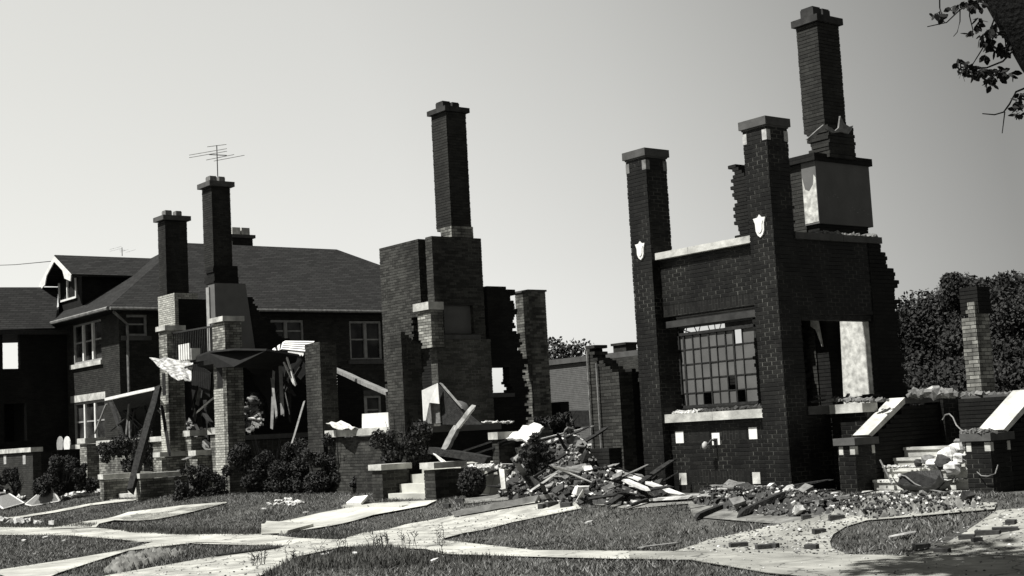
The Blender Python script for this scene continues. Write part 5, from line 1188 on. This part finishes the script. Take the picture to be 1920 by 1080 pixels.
crumple('plaster_sheet', [(945, 826, 19.2), (1000, 795, 19.8), (1022, 803, 19.6), (990, 830, 19.0)], 7, 5, .05, 'rub_white', 'large rounded white sheet on top of the back mound', 'sheet', 9, .05)
tag(build('white_slab', MB().slab([tuple(PG(*p)+np.array([0, 0, h_])) for p, h_ in (((650, 950), .04), ((665, 943), .1), ((692, 942), .12), ((678, 952), .06))], .05), 'white_paint'), 'white slab propped on the lawn left of the concrete steps', 'slab')
pts = [tuple(PG(px, py)) for px, py in ((525, 945), (535, 938), (545, 942), (552, 946), (560, 943))]
tag(crumbs('twig_litter', pts, 60, (.25, .2), .04, .16, 'rub_white', seed=71, flat=.3), 'pale splintered litter on the lawn before the shrubs', 'litter', kind='stuff')
tag(build('ornament', MB().blob(tuple(PG(573, 918)+np.array([0, 0, .14])), (.06, .06, .12), 2, .2).blob(tuple(PG(562, 921)+np.array([0, 0, .05])), (.16, .06, .04), 3, .2), 'tile'), 'small white figure shaped scrap on the lawn by the shrubs', 'scrap')
# litter sprinkled on lawns (countable scraps)
for i, (px, py, s_, lb) in enumerate(((64, 914, .5, 'white scrap on the far left lawn'), (75, 1004, .8, ''), (45, 1018, .6, 'flat pale scrap on the left kerb lawn'), (125, 1017, .8, 'long pale scrap on the left kerb lawn'), (68, 1044, .6, 'pale chip low on the left kerb lawn'), (85, 1012, .5, 'small pale chip beside a dark one on the left kerb lawn'),
        (495, 958, .5, 'white paper chip on the middle lawn'), (573, 965, .5, 'white chip on the middle lawn near the walk'), (1690, 1010, 1.2, 'torn white paper on the right lawn'), (1500, 1000, .4, 'chip beside the single brick'), (610, 1045, .7, 'white chip in the near lawn left part'), (665, 1044, .4, 'tiny chip in the near lawn centre'), (815, 1058, .6, 'chip in the near lawn right part'), (1105, 985, .6, 'chip on the big lawn below the debris'), (1180, 935+20, .6, 'chip at the lower edge of the debris heap'))):
    if not lb: continue
    g_ = PG(px, py); piece('slab', (g_[0], g_[1], g_[2]+.06), (random.uniform(-.2, .2), random.uniform(-.2, .2), random.uniform(0, 3)), (s_*.6, s_*.5, .5), lb, None, 'rub_white', 'scrap')
# window screens lying at far left
def screen(cor, label):
    c = [Vector(PG(a, b)+np.array([0, 0, h_])) for a, b, h_ in cor]; o = thing('window_screen', label, 'screen', tuple(c[0]), 'discarded window screens'); mb = MB()
    for i in range(len(c)): mb.beam(c[i], c[(i+1) % len(c)], .05, .03)
    build('frame', mb, 'white_paint', o); build('mesh_panel', MB().slab(c, .004), 'screen', o)
screen([(48, 948, .05), (94, 944, .62), (112, 942, .05), (60, 950, .03)], 'bent white framed screen standing as a triangle on the far left lawn')
screen([(-30, 940, .3), (0, 936, .42), (45, 946, .05), (6, 957, .05)], 'white framed screen cut by the left edge of the photo')
pts = [tuple(PG(px, py)+np.array([0, 0, .05])) for px, py in ((45, 935), (50, 936), (130, 933), (140, 930), (150, 932), (163, 926), (172, 925), (186, 926), (120, 937))]
tag(crumbs('lawn_litter', pts, 70, (.25, .2), .06, .25, 'rub_white', seed=72, flat=.4), 'white litter strewn on the far left lawn beside the steps', 'litter', kind='stuff')
pts = [tuple(PG(px, py)+np.array([0, 0, .05])) for px, py in ((10, 980), (25, 985), (38, 985), (48, 985), (58, 984), (72, 986), (97, 987), (30, 983))]
tag(crumbs('kerb_stone', pts, 46, (.12, .08), .06, .2, 'rub_white', seed=73, flat=.7), 'row of whitewashed stones edging the far left lawn', 'stones', kind='stuff')
# pale mound of ash / plaster on the near-left verge
o, top, _ = mound('ash_heap', [(195, 1072), (225, 1050), (290, 1038), (345, 1036), (325, 1048), (270, 1062), (225, 1076)], .12, 'dirt', 'low pale ash heap on the near left verge', 8)
tag(build('fallen_pole', MB().tube([tuple(PG(520, 1031)+np.array([0, 0, .03])), tuple(PG(405, 1046)+np.array([0, 0, .03]))], .03, 5), 'wood_char'), 'thin dark pole lying at the near driveway edge', 'pole')
# things on the entrance stair
q = PX(1700, 905, -14.9)
def on_stair(px, py, Y_): return PY(px, py, Y_)
tub = MB(); c = PY(1735, 905, 19.55)
L0 = PY(1690, 905, 19.5); R0_ = PY(1778, 905, 19.5)
prof = []
nseg = 14
for i in range(nseg+1):
    t = i/nseg; x_ = L0[0]+(R0_[0]-L0[0])*t; prof.append((x_, -.20*math.sin(math.pi*t)**.6))
V = []; 
for x_, dz_ in prof:
    for k in range(7):
        a = math.pi*k/6; V.append((x_, 19.5-.22*math.cos(a), c[2]+.14+dz_*1.0-.12*math.sin(a)+.03*math.sin(x_*9)))
F_ = [(i*7+k, i*7+k+1, (i+1)*7+k+1, (i+1)*7+k) for i in range(nseg) for k in range(6)]
tub.add(V+[(v[0], v[1], v[2]+.012) for v in V], F_+[tuple(len(V)+j for j in f[::-1]) for f in F_])
tag(build('metal_tub', tub, 'metal_grey', None, True), 'dented dark metal tub lying across the entrance stair', 'tub')
tub2 = MB().slab([tuple(PY(*p)) for p in ((1690, 890, 19.42), (1712, 884, 19.45), (1765, 882, 19.5), (1772, 905, 19.42), (1760, 918, 19.38), (1700, 922, 19.38), (1685, 908, 19.38))], .03)
tag(build('curved_sheet', tub2, 'metal_dark'), 'curved dark sheet in front of the tub on the entrance stair', 'panel')
tag(build('hose', MB().tube([tuple(PY(*p)) for p in ((1683, 889, 19.4), (1698, 893, 19.36), (1715, 907, 19.33), (1740, 918, 19.32), (1770, 923, 19.32), (1785, 925, 19.32))], .014, 6), 'metal_grey', None, True), 'thin hose looping over the tub on the stair', 'hose')
tag(build('hose_end', MB().blob(tuple(PY(1687, 892, 19.38)), .04, 3, .05), 'tile_mid', None, True), 'pale knob at the hose end on the stair', 'knob')
tag(build('metal_rod', MB().tube([tuple(PY(1650, 862, 19.5)), tuple(PY(1673, 908, 19.5))], .014, 5), 'metal_grey'), 'thin rod leaning by the left end of the stair', 'rod')
tag(build('cable', MB().tube([tuple(PY(*p)) for p in ((1767, 787, 20.4), (1772, 778, 20.4), (1780, 776, 20.4), (1787, 783, 20.4), (1793, 797, 20.2), (1802, 806, 20), (1812, 811, 19.8))], .012, 5), 'metal_grey'), 'thin cable curling over the right stair cheek', 'cable')
tag(build('cable', MB().tube([tuple(PY(*p)) for p in ((1832, 885, 19.36), (1840, 892, 19.3), (1852, 893, 19.3), (1866, 888, 19.3), (1871, 872, 19.5))], .009, 5), 'metal_grey'), 'thin cable looped on the right stair pier', 'cable')
lumps = [((1778, 855, 19.9), .34, 'rub_white'), ((1795, 843, 20.1), .26, 'rub_white'), ((1770, 866, 19.8), .3, 'rub_dark'), ((1740, 862, 19.95), .2, 'rub_mid'), ((1748, 870, 19.8), .2, 'rub_white'), ((1722, 868, 19.95), .15, 'rub_dark'), ((1800, 860, 19.7), .22, 'rub_white'), ((1785, 878, 19.6), .26, 'rub_white'), ((1800, 832, 20.2), .2, 'rub_mid')]
desc = ['largest pale lump in the stair heap', 'pale lump above the largest on the stair', 'sooty lump under the largest on the stair', 'grey stone left of the stair heap', 'flat pale stone below the grey one on the stair', 'small dark stone at the left of the stair heap', 'pale lump touching the right stair pier', 'broken white piece right of the tub', 'grey block crowning the stair heap']
for ((px, py, Y_), s_, mt_), lb in zip(lumps, desc):
    q = PY(px, py, Y_); mb = MB(); rd = random.Random(int(px)); mb.blob((q[0], q[1], q[2]), (s_*.6, s_*.5, s_*.42), int(px), .22, (8, 6))
    tag(build('masonry_lump', mb, mt_, None), lb, 'rubble')
pts = [tuple(PY(px, 926+random.uniform(-2, 2), 19.48)) for px in range(1630, 1805, 6)]+[tuple(PY(px, 876, 20.0)) for px in range(1665, 1800, 6)]+[tuple(PY(px, 902, 19.75)) for px in range(1655, 1800, 8)]
tag(crumbs('stair_crumb', pts, 160, (.08, .08), .02, .08, 'rub_white', seed=81), 'gritty pale crumbs on the stair treads', 'rubble', kind='stuff')
pts = [tuple(PY(px, 812, 19.45)) for px in range(1812, 1860, 5)]
tag(crumbs('cap_rubble', pts, 26, (.06, .1), .05, .15, 'rub_mid', seed=82), 'broken blocks on the right stair pier cap', 'rubble', kind='stuff')
pts = [tuple(PY(px, 742, 21.0)) for px in range(1715, 1790, 6)]
tag(crumbs('cheek_rubble', pts, 50, (.12, .12), .06, .24, 'rub_mid', seed=83), 'lumps of debris along the top of the left stair cheek', 'rubble', kind='stuff')
a, b = PY(1738, 736, 21.2), PY(1756, 727, 21.2)
tag(build('white_shard', MB().beam(a, b, .2, .08), 'white_paint'), 'white shard on top of the left stair cheek', 'shard')
pts = [tuple(PY(px, 752, YS+.1)) for px in range(1568, 1660, 4)]
tag(crumbs('coping_rubble', pts, 60, (.08, .1), .04, .13, 'rub_mid', seed=84), 'debris on the lit coping beside the stair', 'rubble', kind='stuff')
pts = [tuple(PY(px, 744, 23.8)) for px in range(1800, 1920, 6)]
tag(crumbs('wall_top_rubble', pts, 70, (.12, .1), .05, .2, 'rub_mid', seed=85), 'rubble on the dark low wall at far right', 'rubble', kind='stuff')
# collapsed timber inside house A, and bright rubble behind its burnt hole
rd = random.Random(31)
for i in range(10):
    px = rd.uniform(330, 395); a = PY(px+rd.uniform(-40, 10), rd.uniform(745, 800), 20.3); b = PY(px+rd.uniform(0, 50), rd.uniform(835, 880), 19.6)
    tag(build('charred_rafter', rough_board(a, b, .12, .08, i), 'wood_char' if i % 4 else 'wood_mid'), ('dark' if i % 4 else 'greyer')+' rafter among those collapsed between the cream piers', 'timber', ('dark' if i % 4 else 'greyer')+' collapsed rafters')
gboard_ = rough_board(PY(345, 862, 19.0), PY(396, 842, 19.2), .14, .05, 5)
tag(build('plank', gboard_, 'wood_mid'), 'grey plank lying across the upper old steps', 'plank')
pts = [(-44+rd.uniform(-1, 1), 24.5+rd.uniform(-1, 1), 0) for _ in range(4)]
mb = MB(); mb2 = MB()
for i in range(340):
    px, py = rd.uniform(440, 512), rd.uniform(745, 812); q = PY(px, py, 26+rd.uniform(-.4, .4)-(py-745)*.02)
    chunk(mb if i % 5 == 0 else mb2, q, (rd.uniform(.15, .8), rd.uniform(.08, .2), rd.uniform(.05, .14)), rd)
tag(build('sunlit_rubble', mb, 'rub_white'), 'sunlit pale debris seen through the burnt hole', 'rubble', kind='stuff')
tag(build('sunlit_rubble', mb2, 'rub_mid'), 'grey debris seen through the burnt hole', 'rubble', kind='stuff')
def hang(name, pts, t, mat, label, cat):
    return tag(build(name, MB().slab([tuple(PY(*p)) for p in pts], t), mat), label, cat)
hang('sagging_roof_sheet', [(356, 672, 18.86), (392, 658, 18.8), (440, 653, 18.8), (500, 654, 19.4), (560, 664, 20.5), (556, 676, 20.5), (510, 690, 20.2), (480, 700, 19.8), (462, 686, 19.2), (440, 684, 18.8), (406, 686, 18.8), (396, 670, 18.8), (360, 677, 18.84)], .08, 'void', 'sooty sagging remains of the porch ceiling across the tall cream pier', 'ceiling')
hang('hanging_felt', [(500, 655, 20.6), (570, 668, 20.8), (600, 690, 21.0), (585, 730, 21.0), (560, 706, 20.9), (535, 742, 20.8), (515, 800, 20.7), (500, 744, 20.6), (480, 720, 20.5), (470, 690, 20.4)], .05, 'void', 'ragged black felt hanging behind the striped awning', 'felt')
hang('hanging_felt', [(330, 690, 19.7), (372, 682, 19.8), (398, 700, 19.9), (396, 745, 19.9), (372, 722, 19.8), (352, 790, 19.8), (342, 740, 19.7)], .05, 'void', 'ragged black felt hanging between the two cream piers', 'felt')
rd = random.Random(61)
for i in range(26):
    if i < 15: xa_, ya_, xb_, yb_, Y_ = rd.uniform(322, 398), rd.uniform(690, 770), rd.uniform(326, 398), rd.uniform(800, 885), rd.uniform(19.65, 21)
    else: xa_, ya_, xb_, yb_, Y_ = rd.uniform(508, 566), rd.uniform(668, 720), rd.uniform(508, 566), rd.uniform(735, 808), rd.uniform(19.7, 21)
    mt_ = rd.choice(('wood_char', 'wood_char', 'wood_mid', 'smoked')); zone = 'between the cream piers' if i < 15 else 'above the shaded low wall'
    ton = {'wood_char': 'black', 'wood_mid': 'grey', 'smoked': 'smoky'}[mt_]
    tag(build('broken_lath', rough_board(PY(xa_, ya_, Y_), PY(xb_, yb_, Y_+rd.uniform(-.5, .3)), rd.uniform(.05, .14), rd.uniform(.02, .05), i), mt_), f'{ton} lath hanging askew among others {zone}', 'plank', f'{ton} laths hanging {zone}')
for i in range(9):
    xa_, xb_ = rd.uniform(205, 290), rd.uniform(205, 292); mt_ = rd.choice(('wood_char', 'smoked'))
    tag(build('fallen_rafter', rough_board(PY(xa_, rd.uniform(742, 760), 19.6), PY(xb_, rd.uniform(800, 826), 19.5), rd.uniform(.06, .12), .04, 40+i), mt_), ('black' if mt_ == 'wood_char' else 'smoky')+' rafter stick under the collapsed white edged canopy', 'timber', ('black' if mt_ == 'wood_char' else 'smoky')+' sticks under the collapsed canopy')
# debris on B porch right
pts = [tuple(PX(px, 793, -28.95)) for px in range(905, 955, 4)]
tag(crumbs('floor_litter', pts, 50, (.06, .12), .03, .14, 'rub_white', seed=86, flat=.3), 'thin white litter on the middle porch floor end', 'litter', kind='stuff')
pts = [tuple(PY(px, 880, 18.85)+np.array([0, 0, .0])) for px in range(885, 945, 4)]
tag(crumbs('ledge_rubble', pts, 60, (.1, .2), .06, .22, 'rub_white', seed=87), 'white plaster lumps on the ledge right of the steps', 'rubble', kind='stuff')
xa, xb = PY(876, 884, 18.8)[0], PY(950, 884, 18.8)[0]
tag(build('concrete_ledge', MB().box(xa, xb, 18.75, 19.0, .35, PY(910, 881, 18.8)[2]), 'concrete'), 'concrete ledge behind the ball shrub', 'ledge')
